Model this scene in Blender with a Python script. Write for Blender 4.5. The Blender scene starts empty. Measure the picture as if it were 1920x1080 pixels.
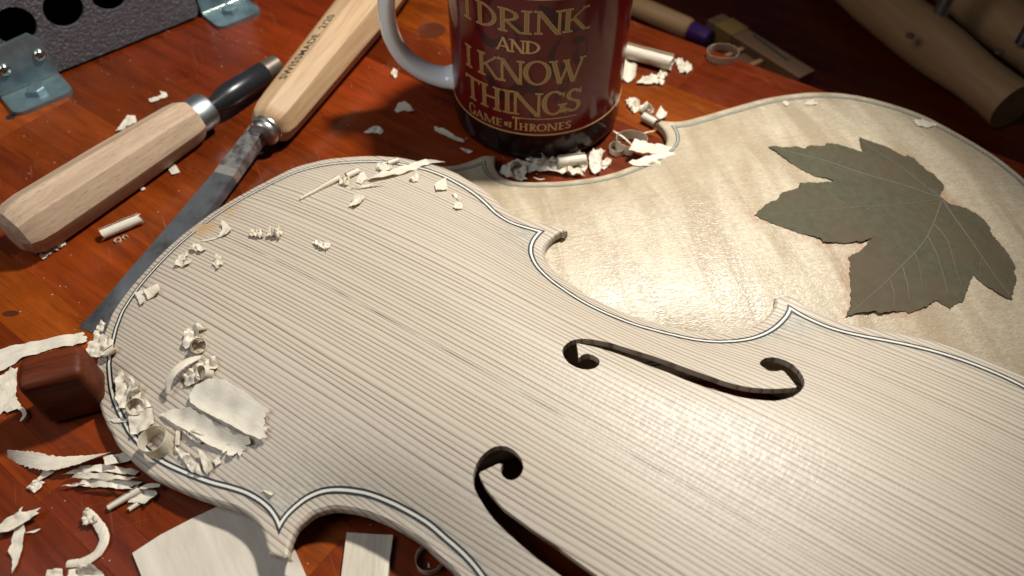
import bpy, bmesh, math, random
import numpy as np
from mathutils import Matrix, Vector, noise
from mathutils.geometry import delaunay_2d_cdt
random.seed(7); rng = np.random.default_rng(7)
scene = bpy.context.scene
COL = scene.collection
MM = 0.001

# ------------------------------------------------------------------ camera (all lengths below are millimetres)
F_PX, PITCH, CAM_H = 1400.6, 0.8773, 233.46
cam_d = bpy.data.cameras.new('camera'); cam = bpy.data.objects.new('camera', cam_d); COL.objects.link(cam)
cam.location = (0, 0, CAM_H * MM); cam.rotation_euler = (math.pi / 2 - PITCH, 0, 0)
cam_d.sensor_width = 36; cam_d.lens = 36 * F_PX / 1920; cam_d.clip_start = 0.005; cam_d.clip_end = 30
cam_d.dof.use_dof = True; cam_d.dof.focus_distance = 0.275; cam_d.dof.aperture_fstop = 9.5
scene.camera = cam
# ------------------------------------------------------------------ world: dim cool room light
world = bpy.data.worlds.new('World'); scene.world = world; world.use_nodes = True
bg = world.node_tree.nodes['Background']; bg.inputs[0].default_value = (0.62, 0.78, 1.0, 1); bg.inputs[1].default_value = 0.02
# ------------------------------------------------------------------ the bench lamp, above and beyond the plates on the right
ld = bpy.data.lights.new('bench_lamp', 'SPOT'); lamp = bpy.data.objects.new('bench_lamp', ld); COL.objects.link(lamp)
LAMP = Vector((165, 385, 500)) * MM; AIM = Vector((-68, 205, 0)) * MM
lamp.location = LAMP; lamp.rotation_euler = (AIM - LAMP).to_track_quat('-Z', 'Y').to_euler()
ld.energy = 18.5; ld.color = (1.0, 0.975, 0.90); ld.shadow_soft_size = 0.026; ld.spot_size = math.radians(71); ld.spot_blend = 0.85
fd = bpy.data.lights.new('window_light', 'AREA'); fill = bpy.data.objects.new('window_light', fd); COL.objects.link(fill)
fill.location = Vector((-430, 40, 520)) * MM; fill.rotation_euler = (Vector((-60, 260, 0)) * MM - fill.location).to_track_quat('-Z', 'Y').to_euler()
fd.shape = 'SQUARE'; fd.size = 0.32; fd.energy = 1.25; fd.color = (0.90, 0.95, 1.0)
vs = scene.view_settings; vs.view_transform = 'Standard'; vs.look = 'None'; vs.exposure = 0.18; vs.gamma = 1; vs.use_curve_mapping = False
scene.render.engine = 'CYCLES'

# ------------------------------------------------------------------ pixel -> place helpers
CAM = np.array([0, 0, CAM_H]); FW = np.array([0, math.cos(PITCH), -math.sin(PITCH)]); RT = np.array([1., 0, 0]); UP = np.cross(RT, FW)
def ray(q): return FW + RT * (q[0] - 960) / F_PX - UP * (q[1] - 540) / F_PX
def gp(q, z=0.0):
    d = ray(q); t = (z - CAM_H) / d[2]; return CAM + d * t

# ------------------------------------------------------------------ material helpers
class MatB:
    def __init__(s, name):
        s.m = bpy.data.materials.new(name); s.m.use_nodes = True; s.t = s.m.node_tree; s.n = s.t.nodes; s.l = s.t.links
        s.p = s.n['Principled BSDF']
    def node(s, typ, **kw):
        n = s.n.new(typ)
        for k, v in kw.items():
            if k.startswith('_'): setattr(n, k[1:], v)
            else:
                i = n.inputs[k.replace('.', ' ')] if not k[0] == 'i' or not k[1:].isdigit() else n.inputs[int(k[1:])]
                if hasattr(v, 'is_linked') or hasattr(v, 'links'): s.l.new(v, i)
                else: i.default_value = v
        return n
    def math(s, op, a, b=None, clamp=False):
        n = s.n.new('ShaderNodeMath'); n.operation = op; n.use_clamp = clamp
        for i, v in enumerate((a, b)):
            if v is None: continue
            if hasattr(v, 'links'): s.l.new(v, n.inputs[i])
            else: n.inputs[i].default_value = v
        return n.outputs[0]
    def mix(s, f, a, b):
        n = s.n.new('ShaderNodeMix'); n.data_type = 'RGBA'
        for i, v in ((0, f), (6, a), (7, b)):
            if hasattr(v, 'links'): s.l.new(v, n.inputs[i])
            else: n.inputs[i].default_value = (*v, 1) if isinstance(v, tuple) and len(v) == 3 else v
        return n.outputs[2]
    def ramp(s, f, pts):
        n = s.n.new('ShaderNodeValToRGB'); s.l.new(f, n.inputs[0]); e = n.color_ramp.elements
        while len(e) < len(pts): e.new(0.5)
        for el, (p, c) in zip(e, pts):
            el.position = p; el.color = (c, c, c, 1) if isinstance(c, (int, float)) else (*c, 1)
        return n.outputs[0]
    def coord(s, scale=(1, 1, 1), off=None, kind='Object'):
        tc = s.n.new('ShaderNodeTexCoord'); mp = s.n.new('ShaderNodeMapping'); mp.inputs['Scale'].default_value = scale
        s.l.new(tc.outputs[kind], mp.inputs['Vector'])
        if off is not None: s.l.new(off, mp.inputs['Location'])
        return mp.outputs[0]
    def noise(s, vec, scale=1, detail=4, rough=0.55, dist=0.0, out=0):
        n = s.n.new('ShaderNodeTexNoise'); s.l.new(vec, n.inputs['Vector'])
        n.inputs['Scale'].default_value = scale; n.inputs['Detail'].default_value = detail
        n.inputs['Roughness'].default_value = rough; n.inputs['Distortion'].default_value = dist
        return n.outputs[out]
    def bump(s, h, strength=0.3, dist=0.0002, prev=None):
        n = s.n.new('ShaderNodeBump'); s.l.new(h, n.inputs['Height']); n.inputs['Strength'].default_value = strength; n.inputs['Distance'].default_value = dist
        if prev is not None: s.l.new(prev, n.inputs['Normal'])
        s.l.new(n.outputs[0], s.p.inputs['Normal']); return n.outputs[0]
    def set(s, **kw):
        for k, v in kw.items():
            i = s.p.inputs[k.replace('_', ' ')]
            if hasattr(v, 'links'): s.l.new(v, i)
            else: i.default_value = (*v, 1) if isinstance(v, tuple) and len(v) == 3 else v
        return s.m
MAT = {}
def plain(name, c, rough=0.5, metal=0.0, var=0.0, vscale=200, bump=0.0, **kw):
    b = MatB(name); col = c
    v = b.coord((1, 1, 1)); n = b.noise(v, vscale, 5)
    if var: col = b.mix(n, tuple(x * (1 - var) for x in c), tuple(min(1, x * (1 + var)) for x in c))
    b.set(Base_Color=col, Roughness=rough, Metallic=metal, **kw)
    if bump: b.bump(n, bump, 0.0002)
    MAT[name] = b.m; return b.m
def grainwood(name, c_lo, c_hi, axis_scale=(40, 900, 900), rough=0.5, fleck=0.0, bump=0.15, coat=0.0, dark=None, spec=0.4):
    """straight grained wood, grain along local x"""
    b = MatB(name); oi = b.n.new('ShaderNodeObjectInfo'); r = b.math('MULTIPLY', oi.outputs['Random'], 3.0)
    v = b.coord(axis_scale, off=r)
    n1 = b.noise(v, 1.0, 5, 0.6, 0.3); n2 = b.noise(b.coord(tuple(a * 0.16 for a in axis_scale), off=r), 1.0, 3, 0.5, 0.6)
    f = b.math('ADD', b.math('MULTIPLY', n1, 0.45), b.math('MULTIPLY', n2, 0.65))
    f = b.ramp(f, [(0.38, 0.0), (0.70, 1.0)])
    col = b.mix(f, c_lo, c_hi)
    if dark: col = b.mix(b.ramp(b.noise(b.coord(tuple(a * 0.25 for a in axis_scale), off=r), 1, 3, .5, 1.5), [(0.62, 0.0), (0.78, 0.7)]), col, dark)
    if fleck:
        fl = b.noise(b.coord((300, 2600, 2600), off=r), 1.0, 2, 0.5)
        col = b.mix(b.math('MULTIPLY', b.ramp(fl, [(0.60, 0.0), (0.70, 1.0)]), fleck), col, tuple(x * 0.55 for x in c_lo))
    b.set(Base_Color=col, Roughness=rough, Coat_Weight=coat, Coat_Roughness=0.12, Specular_IOR_Level=spec)
    if bump: b.bump(n1, bump, 0.0002)
    MAT[name] = b.m; return b.m

def spruce():
    b = MatB('spruce'); tc = b.n.new('ShaderNodeTexCoord'); sep = b.n.new('ShaderNodeSeparateXYZ'); b.l.new(tc.outputs['Object'], sep.inputs[0])
    wob = b.noise(b.coord((60, 7, 20)), 1.0, 2, 0.5)
    ax = b.math('ABSOLUTE', sep.outputs[0])
    x = b.math('ADD', ax, b.math('MULTIPLY', b.math('SUBTRACT', wob, 0.5), 0.0022))
    fine = b.noise(b.coord((300, 14, 20)), 1.0, 2, 0.5)
    x = b.math('ADD', x, b.math('MULTIPLY', b.math('SUBTRACT', fine, 0.5), 0.0008))
    # rings get closer together away from the joint
    u = b.math('ADD', b.math('MULTIPLY', x, 600.0), b.math('MULTIPLY', b.math('SINE', b.math('MULTIPLY', x, 110.0)), 0.75)); u = b.math('ADD', u, b.math('MULTIPLY', b.math('SINE', b.math('MULTIPLY', x, 467.0)), 0.22))
    saw = b.math('FRACT', u)
    ringid = b.math('FLOOR', u)
    wn = b.n.new('ShaderNodeTexWhiteNoise'); wn.noise_dimensions = '1D'; b.l.new(ringid, wn.inputs['W'])
    line = b.ramp(saw, [(0.0, 0.0), (0.42, 0.05), (0.70, 0.40), (0.84, 1.0), (0.95, 0.9), (1.0, 0.0)])
    amt = b.math('MULTIPLY', line, b.math('ADD', b.math('MULTIPLY', wn.outputs['Value'], 0.45), 0.54))
    brk = b.noise(b.coord((500, 30, 60)), 1.0, 3, 0.6)
    amt = b.math('MULTIPLY', amt, b.ramp(brk, [(0.25, 0.72), (0.6, 1.0)]))
    big = b.noise(b.coord((18, 12, 10)), 1.0, 3, 0.5)
    silk = b.noise(b.coord((330, 1500, 400)), 1.0, 4, 0.65)
    pale = b.mix(big, (0.475, 0.406, 0.322), (0.540, 0.472, 0.382))
    pale = b.mix(b.math('MULTIPLY', silk, 0.35), pale, (0.42, 0.348, 0.265))
    col = b.mix(amt, pale, (0.150, 0.086, 0.057))
    # single darker stray rings and the glued centre joint
    stray = b.ramp(wn.outputs['Value'], [(0.93, 0.0), (0.95, 1.0)])
    col = b.mix(b.math('MULTIPLY', b.math('MULTIPLY', stray, b.ramp(saw, [(0.86, 0.0), (0.9, 1.0), (0.97, 1.0), (1.0, 0.0)])), 0.55), col, (0.09, 0.05, 0.04))
    jn = b.ramp(b.noise(b.coord((5, 45, 5)), 1.0, 2), [(0.34, 0.0), (0.60, 0.85)])
    joint = b.math('MULTIPLY', b.math('LESS_THAN', ax, 0.00022), jn)
    col = b.mix(joint, col, (0.05, 0.035, 0.03))
    at = b.n.new('ShaderNodeAttribute'); at.attribute_name = 'stain'
    st = b.math('MULTIPLY', at.outputs['Fac'], b.ramp(b.noise(b.coord((900, 300, 300)), 1.0, 4), [(0.40, 0.0), (0.62, 1.0)]))
    col = b.mix(b.math('MULTIPLY', st, 0.42), col, (0.15, 0.19, 0.18))
    at2 = b.n.new('ShaderNodeAttribute'); at2.attribute_name = 'glue'
    gl = b.math('MULTIPLY', at2.outputs['Fac'], b.ramp(b.noise(b.coord((250, 250, 250)), 1.0, 4), [(0.36, 0.0), (0.62, 0.75)]))
    col = b.mix(gl, col, (0.42, 0.25, 0.10))
    rough = b.ramp(silk, [(0.32, 0.33), (0.68, 0.54)])
    b.set(Base_Color=col, Roughness=rough); b.p.inputs['Specular IOR Level'].default_value = 0.40
    p1 = b.bump(amt, 0.22, 0.00010); fib = b.noise(b.coord((900, 2000, 1000)), 1.0, 3, 0.6)
    p2 = b.bump(fib, 0.45, 0.00018, p1); b.bump(silk, 0.14, 0.0003, p2)
    MAT['spruce'] = b.m
def maple():
    b = MatB('maple'); v = b.coord((12, 70, 20))
    flame = b.noise(v, 1.0, 3, 0.5, 0.9)
    grain = b.noise(b.coord((1100, 60, 300)), 1.0, 4, 0.6)
    ripple = b.noise(b.coord((880, 340, 600)), 1.0, 2, 0.5, 1.6)
    rip2 = b.noise(b.coord((120, 1500, 300)), 1.0, 2, 0.5, 0.3)
    blot = b.noise(b.coord((22, 16, 20)), 1.0, 4, 0.55)
    col = b.mix(b.ramp(flame, [(0.35, 0.0), (0.65, 1.0)]), (0.40, 0.322, 0.222), (0.555, 0.472, 0.348))
    col = b.mix(b.math('MULTIPLY', b.ramp(blot, [(0.45, 0.0), (0.72, 1.0)]), 0.32), col, (0.36, 0.255, 0.155))
    col = b.mix(b.math('MULTIPLY', b.ramp(grain, [(0.5, 0.0), (0.72, 1.0)]), 0.30), col, (0.27, 0.17, 0.09))
    col = b.mix(b.math('MULTIPLY', b.ramp(ripple, [(0.40, 1.0), (0.58, 0.0)]), 0.42), col, (0.30, 0.215, 0.130))
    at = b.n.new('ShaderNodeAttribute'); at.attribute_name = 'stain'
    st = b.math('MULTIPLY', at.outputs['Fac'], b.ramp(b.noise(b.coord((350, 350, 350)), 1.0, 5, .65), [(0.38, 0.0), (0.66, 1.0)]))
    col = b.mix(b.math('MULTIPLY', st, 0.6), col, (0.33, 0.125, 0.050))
    b.set(Base_Color=col, Roughness=b.ramp(flame, [(0.3, 0.30), (0.7, 0.42)])); b.p.inputs['Specular IOR Level'].default_value = 0.45
    p = b.bump(ripple, 0.6, 0.00036); p = b.bump(rip2, 0.25, 0.0002, p); b.bump(flame, 0.22, 0.0025, p)
    MAT['maple'] = b.m
def tablewood():
    b = MatB('varnished_table'); oi = b.n.new('ShaderNodeObjectInfo'); r = b.math('MULTIPLY', oi.outputs['Random'], 7.0)
    n1 = b.noise(b.coord((14, 160, 60), off=r), 1.0, 5, 0.6, 0.8); n2 = b.noise(b.coord((60, 1200, 300), off=r), 1.0, 4, 0.6, 0.2)
    n3 = b.noise(b.coord((18, 22, 20), off=r), 1.0, 4, 0.6, 0.5)
    f = b.math('ADD', b.math('MULTIPLY', n1, 0.6), b.math('MULTIPLY', n3, 0.4))
    hs = b.n.new('ShaderNodeMix'); hs.data_type = 'RGBA'; hs.blend_type = 'MULTIPLY'; hs.inputs[0].default_value = 1.0
    b.l.new(oi.outputs['Color'], hs.inputs[6])
    b.l.new(b.mix(b.ramp(f, [(0.33, 0.0), (0.68, 1.0)]), (0.72, 0.48, 0.32), (2.0, 1.55, 1.05)), hs.inputs[7])
    col = b.mix(b.math('MULTIPLY', b.ramp(n2, [(0.52, 0.0), (0.68, 1.0)]), 0.35), hs.outputs[2], (0.035, 0.008, 0.003))
    for rot, sc, amt_ in ((0.5, (25, 2600, 100), 0.30), (-0.9, (30, 3000, 100), 0.22)):
        tc_ = b.n.new('ShaderNodeTexCoord'); mr = b.n.new('ShaderNodeMapping'); mr.inputs['Rotation'].default_value = (0, 0, rot); b.l.new(tc_.outputs['Object'], mr.inputs['Vector'])
        ms = b.n.new('ShaderNodeMapping'); ms.inputs['Scale'].default_value = sc; b.l.new(mr.outputs[0], ms.inputs['Vector']); b.l.new(r, ms.inputs['Location'])
        sn = b.noise(ms.outputs[0], 1.0, 1, .4); pn = b.ramp(b.noise(b.coord((45, 45, 45), off=r), 1.0, 2), [(0.50, 0.0), (0.66, 1.0)])
        col = b.mix(b.math('MULTIPLY', b.math('MULTIPLY', b.ramp(sn, [(0.70, 0.0), (0.74, 1.0)]), pn), amt_), col, (0.42, 0.26, 0.16))
    b.set(Base_Color=col, Roughness=b.ramp(n3, [(0.3, 0.22), (0.7, 0.38)]), Coat_Weight=0.06, Coat_Roughness=0.14)
    b.p.inputs['Specular IOR Level'].default_value = 0.28
    b.bump(n2, 0.08, 0.0002)
    MAT['table'] = b.m
spruce(); maple(); tablewood()
grainwood('beech', (0.31, 0.195, 0.122), (0.48, 0.345, 0.235), (60, 900, 900), 0.6, fleck=0.6, bump=0.3)
grainwood('ash', (0.30, 0.170, 0.080), (0.52, 0.355, 0.205), (26, 520, 520), 0.55, coat=0.0, dark=(0.28, 0.14, 0.06))
grainwood('bloodwood', (0.030, 0.005, 0.002), (0.130, 0.026, 0.007), (60, 700, 700), 0.5, coat=0.0, bump=0.15, spec=0.18)
grainwood('dark_beech', (0.32, 0.160, 0.065), (0.50, 0.285, 0.13), (20, 260, 260), 0.6)
grainwood('sheet_maple', (0.46, 0.40, 0.32), (0.60, 0.53, 0.44), (90, 500, 500), 0.5)
grainwood('strip_spruce', (0.42, 0.36, 0.28), (0.62, 0.55, 0.44), (60, 900, 700), 0.5, bump=0.3)
grainwood('lath', (0.15, 0.075, 0.04), (0.24, 0.13, 0.07), (30, 500, 500), 0.6)
plain('black_dye', (0.012, 0.013, 0.016), 0.55, var=0.3, vscale=900)
plain('white_poplar', (0.66, 0.62, 0.54), 0.55, var=0.12, vscale=700)
plain('green_dye', (0.050, 0.062, 0.058), 0.6, var=0.3, vscale=700)
plain('grey_poplar', (0.36, 0.36, 0.30), 0.6, var=0.15, vscale=700)
plain('steel', (0.42, 0.40, 0.38), 0.36, 1.0, var=0.25, vscale=180, bump=0.05)
plain('filed', (0.62, 0.58, 0.50), 0.45, 0.9, var=0.3, vscale=500, bump=0.3)
plain('ferrule_steel', (0.42, 0.46, 0.48), 0.42, 1.0, var=0.15, vscale=150)
plain('black_steel', (0.028, 0.028, 0.032), 0.30, 0.4, var=0.3, vscale=120)
plain('brown_steel', (0.16, 0.125, 0.10), 0.42, 0.6, var=0.4, vscale=220)
plain('zinc', (0.22, 0.30, 0.33), 0.45, 0.75, var=0.6, vscale=140, bump=0.05)
plain('screw_zinc', (0.55, 0.58, 0.50), 0.22, 1.0, var=0.2)
plain('dark_void', (0.004, 0.004, 0.004), 0.9)
plain('mug_white', (0.88, 0.89, 0.90), 0.10, Coat_Weight=0.5, Coat_Roughness=0.03)
plain('mug_black', (0.014, 0.004, 0.004), 0.16, Specular_IOR_Level=0.22)
plain('gold_print', (0.47, 0.285, 0.095), 0.42, var=0.12, vscale=600)
plain('bronze_print', (0.27, 0.150, 0.045), 0.42, var=0.15, vscale=600)
plain('emblem_print', (0.040, 0.006, 0.007), 0.2, Specular_IOR_Level=0.2)
plain('ink', (0.035, 0.022, 0.016), 0.7, var=0.3, vscale=1500)
plain('knot', (0.075, 0.016, 0.006), 0.3, var=0.4, vscale=160, Coat_Weight=0.3)
plain('purple', (0.055, 0.014, 0.11), 0.4)
plain('yellow_cord', (0.30, 0.17, 0.04), 0.7, var=0.3, vscale=900, bump=0.3)
plain('grey_film', (0.22, 0.26, 0.30), 0.35, var=0.4, vscale=60)
plain('dust', (0.70, 0.62, 0.50), 0.6)
plain('grime', (0.03, 0.01, 0.006), 0.6)
plain('leaf_vein', (0.104, 0.096, 0.063), 0.6, var=0.3, vscale=500)
def special():
    b = MatB('hammered_paint'); v = b.coord((1, 1, 1)); n = b.noise(v, 560, 3, 0.55, 1.0)
    b.set(Base_Color=b.mix(n, (0.075, 0.068, 0.078), (0.165, 0.152, 0.168)), Roughness=0.42, Metallic=0.25); b.bump(n, 1.0, 0.0016); MAT['hammered'] = b.m
    b = MatB('mug_red'); v = b.coord((1, 1, 1)); n = b.noise(v, 28, 3)
    b.set(Base_Color=b.mix(n, (0.080, 0.004, 0.005), (0.135, 0.008, 0.008)), Roughness=0.14, Specular_IOR_Level=0.22); MAT['mug_red'] = b.m
    b = MatB('blade_steel'); n = b.noise(b.coord((90, 90, 90)), 1.0, 5, 0.65); s = b.noise(b.coord((60, 1800, 400)), 1.0, 2)
    b.set(Base_Color=b.mix(b.ramp(n, [(0.35, 0.0), (0.65, 1.0)]), (0.10, 0.095, 0.095), (0.30, 0.31, 0.335)), Metallic=0.85, Roughness=b.ramp(n, [(0.3, 0.55), (0.7, 0.36)])); b.bump(s, 0.08, 0.0002); MAT['blade'] = b.m
    b = MatB('rust_patina'); n = b.noise(b.coord((150, 150, 150)), 1.0, 6, 0.7)
    b.set(Base_Color=b.mix(b.ramp(n, [(0.42, 0.0), (0.58, 1.0)]), (0.14, 0.115, 0.105), (0.36, 0.34, 0.33)), Metallic=0.7, Roughness=0.42); MAT['patina'] = b.m
    b = MatB('leaf'); n = b.noise(b.coord((300, 300, 300)), 1.0, 5, 0.65); n2 = b.noise(b.coord((28, 28, 28)), 1.0, 3)
    c = b.mix(b.ramp(n, [(0.25, 0.0), (0.75, 1.0)]), (0.058, 0.052, 0.029), (0.092, 0.083, 0.050)); c = b.mix(b.ramp(n2, [(0.4, 0.0), (0.65, 0.6)]), c, (0.098, 0.064, 0.038))
    b.set(Base_Color=c, Roughness=0.7, Specular_IOR_Level=0.2); b.bump(n, 0.5, 0.0004); MAT['leaf'] = b.m
    # thin wood shaving: some light comes through
    b = MatB('shaving'); n = b.noise(b.coord((350, 350, 350)), 1.0, 4, .6); oi = b.n.new('ShaderNodeObjectInfo')
    c = b.mix(n, (0.76, 0.665, 0.52), (0.92, 0.855, 0.735)); ln = b.noise(b.coord((120, 1700, 1700)), 1.0, 3, .6); c = b.mix(b.math('MULTIPLY', b.ramp(ln, [(.44, 0.0), (.66, 1.0)]), .5), c, (0.60, 0.47, 0.31)); c = b.mix(b.math('MULTIPLY', oi.outputs['Random'], 0.5), c, (0.82, 0.765, 0.67))
    b.set(Base_Color=c, Roughness=0.42); b.bump(ln, 0.35, 0.0003)
    tr = b.n.new('ShaderNodeBsdfTranslucent'); b.l.new(c, tr.inputs[0]); mx = b.n.new('ShaderNodeMixShader'); mx.inputs[0].default_value = 0.30
    b.l.new(b.p.outputs[0], mx.inputs[1]); b.l.new(tr.outputs[0], mx.inputs[2]); b.l.new(mx.outputs[0], b.n['Material Output'].inputs[0]); MAT['shaving'] = b.m
special()

# ------------------------------------------------------------------ object helpers
def frame(o, x=(1, 0, 0), z=(0, 0, 1)):
    x = Vector(x).normalized(); z = Vector(z); y = z.cross(x).normalized(); z = x.cross(y)
    m = Matrix((x, y, z)).transposed().to_4x4(); m.translation = Vector([float(c) * MM for c in o]); return m
def tag(o, label=None, cat=None, group=None, kind=None):
    if label: o['label'] = label
    if cat: o['category'] = cat
    if group: o['group'] = group
    if kind: o['kind'] = kind
    return o
def thing(name, M, label, cat, group=None):
    o = bpy.data.objects.new(name, None); o.empty_display_size = 0.01; COL.objects.link(o); o.matrix_world = M
    return tag(o, label, cat, group)
def mesh(name, V, Fc, mat, parent=None, M=None, smooth=35, kind=None):
    me = bpy.data.meshes.new(name); me.from_pydata([(float(v[0]) * MM, float(v[1]) * MM, float(v[2]) * MM) for v in V], [], [tuple(int(i) for i in f) for f in Fc])
    me.update()
    if smooth:
        me.polygons.foreach_set('use_smooth', [True] * len(me.polygons)); me.set_sharp_from_angle(angle=math.radians(smooth))
    me.materials.append(MAT[mat] if isinstance(mat, str) else mat)
    o = bpy.data.objects.new(name, me); COL.objects.link(o)
    if parent: o.parent = parent
    if M is not None: o.matrix_world = M
    if kind: o['kind'] = kind
    return o
def box(x0, x1, y0, y1, z0, z1):
    V = [(x, y, z) for z in (z0, z1) for y in (y0, y1) for x in (x0, x1)]
    return V, [(0, 2, 3, 1), (4, 5, 7, 6), (0, 1, 5, 4), (2, 6, 7, 3), (0, 4, 6, 2), (1, 3, 7, 5)]
def bevbox(name, dims, bev, seg, mat, parent=None, M=None, smooth=60):
    x0, x1, y0, y1, z0, z1 = dims; bm = bmesh.new(); V, Fc = box(*dims)
    vs_ = [bm.verts.new([c * MM for c in v]) for v in V]
    for f in Fc: bm.faces.new([vs_[i] for i in f])
    bmesh.ops.bevel(bm, geom=bm.edges[:], offset=bev * MM, segments=seg, profile=0.5, affect='EDGES')
    me = bpy.data.meshes.new(name); bm.to_mesh(me); bm.free()
    me.polygons.foreach_set('use_smooth', [True] * len(me.polygons)); me.set_sharp_from_angle(angle=math.radians(smooth))
    me.materials.append(MAT[mat]); o = bpy.data.objects.new(name, me); COL.objects.link(o)
    if parent: o.parent = parent
    if M is not None: o.matrix_world = M
    return o
def loft(sections, closed=True, caps=True):
    n = len(sections[0]); V = [p for s in sections for p in s]; Fc = []
    for i in range(len(sections) - 1):
        for j in range(n if closed else n - 1):
            k = (j + 1) % n; Fc.append((i * n + j, i * n + k, (i + 1) * n + k, (i + 1) * n + j))
    if caps: Fc.append(tuple(range(n - 1, -1, -1))); Fc.append(tuple((len(sections) - 1) * n + j for j in range(n)))
    return V, Fc
def lathe_x(prof, n=32, oct_=False, off=math.pi / 8):
    S = []
    for x, r in prof:
        s = []
        for j in range(n):
            a = 2 * math.pi * j / n; rr = r
            if oct_:
                k = ((a - off + math.pi / 8) % (math.pi / 4)) - math.pi / 8
                rr = min(r / math.cos(k), r * 1.072)
            s.append((x, rr * math.cos(a), rr * math.sin(a)))
        S.append(s)
    return loft(S)
def tube(path, radii, n=12, flat=1.0, side=None):
    """tube along a path; radii per point; flat squashes it"""
    P = [Vector(p) for p in path]; S = []
    for i, p in enumerate(P):
        t = (P[min(i + 1, len(P) - 1)] - P[max(i - 1, 0)]).normalized()
        up = Vector(side) if side else Vector((0, 0, 1)); a = t.cross(up)
        if a.length < 1e-4: a = t.orthogonal()
        a.normalize(); b = a.cross(t)
        r = radii[i] if hasattr(radii, '__len__') else radii
        S.append([tuple(p + a * r * math.cos(2 * math.pi * j / n) + b * r * flat * math.sin(2 * math.pi * j / n)) for j in range(n)])
    return loft(S)
def spline(P, n=6, closed=False):
    P = np.array(P, float); N = len(P); out = []
    rngi = range(N if closed else N - 1)
    for i in rngi:
        if closed: p0, p1, p2, p3 = P[i - 1], P[i], P[(i + 1) % N], P[(i + 2) % N]
        else: p0, p1, p2, p3 = P[max(i - 1, 0)], P[i], P[i + 1], P[min(i + 2, N - 1)]
        for k in range(n):
            t = k / n; out.append(0.5 * (2 * p1 + (p2 - p0) * t + (2 * p0 - 5 * p1 + 4 * p2 - p3) * t * t + (3 * p1 - p0 - 3 * p2 + p3) * t ** 3))
    if not closed: out.append(P[-1])
    return np.array(out)
def resample(P, step):
    P = np.asarray(P, float); d = np.r_[0, np.cumsum(np.linalg.norm(np.diff(P, axis=0), axis=1))]
    n = max(2, int(d[-1] / step) + 1); s = np.linspace(0, d[-1], n)
    return np.stack([np.interp(s, d, P[:, k]) for k in range(P.shape[1])], 1)
def inside(Q, poly):
    x, y = Q[:, 0], Q[:, 1]; r = np.zeros(len(Q), bool); n = len(poly)
    for i in range(n):
        x1, y1 = poly[i]; x2, y2 = poly[i - 1]
        c = ((y1 > y) != (y2 > y)); den = (y2 - y1) if y2 != y1 else 1e-12
        r ^= c & (x < (x2 - x1) * (y - y1) / den + x1)
    return r
def dist_line(Q, L, closed=True):
    A = np.asarray(L, float); B = np.roll(A, -1, 0)
    if not closed: A, B = A[:-1], B[:-1]
    best = np.full(len(Q), 1e9)
    for a, b in zip(A, B):
        ab = b - a; t = np.clip(((Q - a) @ ab) / max(ab @ ab, 1e-9), 0, 1); d = Q - (a + t[:, None] * ab)
        best = np.minimum(best, (d * d).sum(1))
    return np.sqrt(best)
def triangulate(outer, holes, step, jitter=0.25, margin=0.45):
    loops = [np.asarray(outer, float)] + [np.asarray(h, float) for h in holes]
    mn = loops[0].min(0); mx = loops[0].max(0)
    gx, gy = np.meshgrid(np.arange(mn[0], mx[0], step), np.arange(mn[1], mx[1], step)); Q = np.c_[gx.ravel(), gy.ravel()]
    Q = Q + rng.uniform(-jitter, jitter, Q.shape) * step
    m = inside(Q, loops[0])
    for h in loops[1:]: m &= ~inside(Q, h)
    Q = Q[m]
    for l in loops: Q = Q[dist_line(Q, l) > margin * step]
    verts = []; edges = []
    for l in loops:
        o = len(verts); verts += [Vector(p) for p in l]; edges += [(o + i, o + (i + 1) % len(l)) for i in range(len(l))]
    verts += [Vector(p) for p in Q]
    r = delaunay_2d_cdt(verts, edges, [], 0, 1e-5)
    V = np.array([tuple(v) for v in r[0]]); T = np.array([f for f in r[2] if len(f) == 3])
    c = V[T].mean(1); k = inside(c, loops[0])
    for h in loops[1:]: k &= ~inside(c, h)
    T = T[k]; a, b, c = V[T[:, 0]], V[T[:, 1]], V[T[:, 2]]
    flip = ((b - a)[:, 0] * (c - a)[:, 1] - (b - a)[:, 1] * (c - a)[:, 0]) < 0
    T[flip] = T[flip][:, ::-1]
    return V, T

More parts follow.
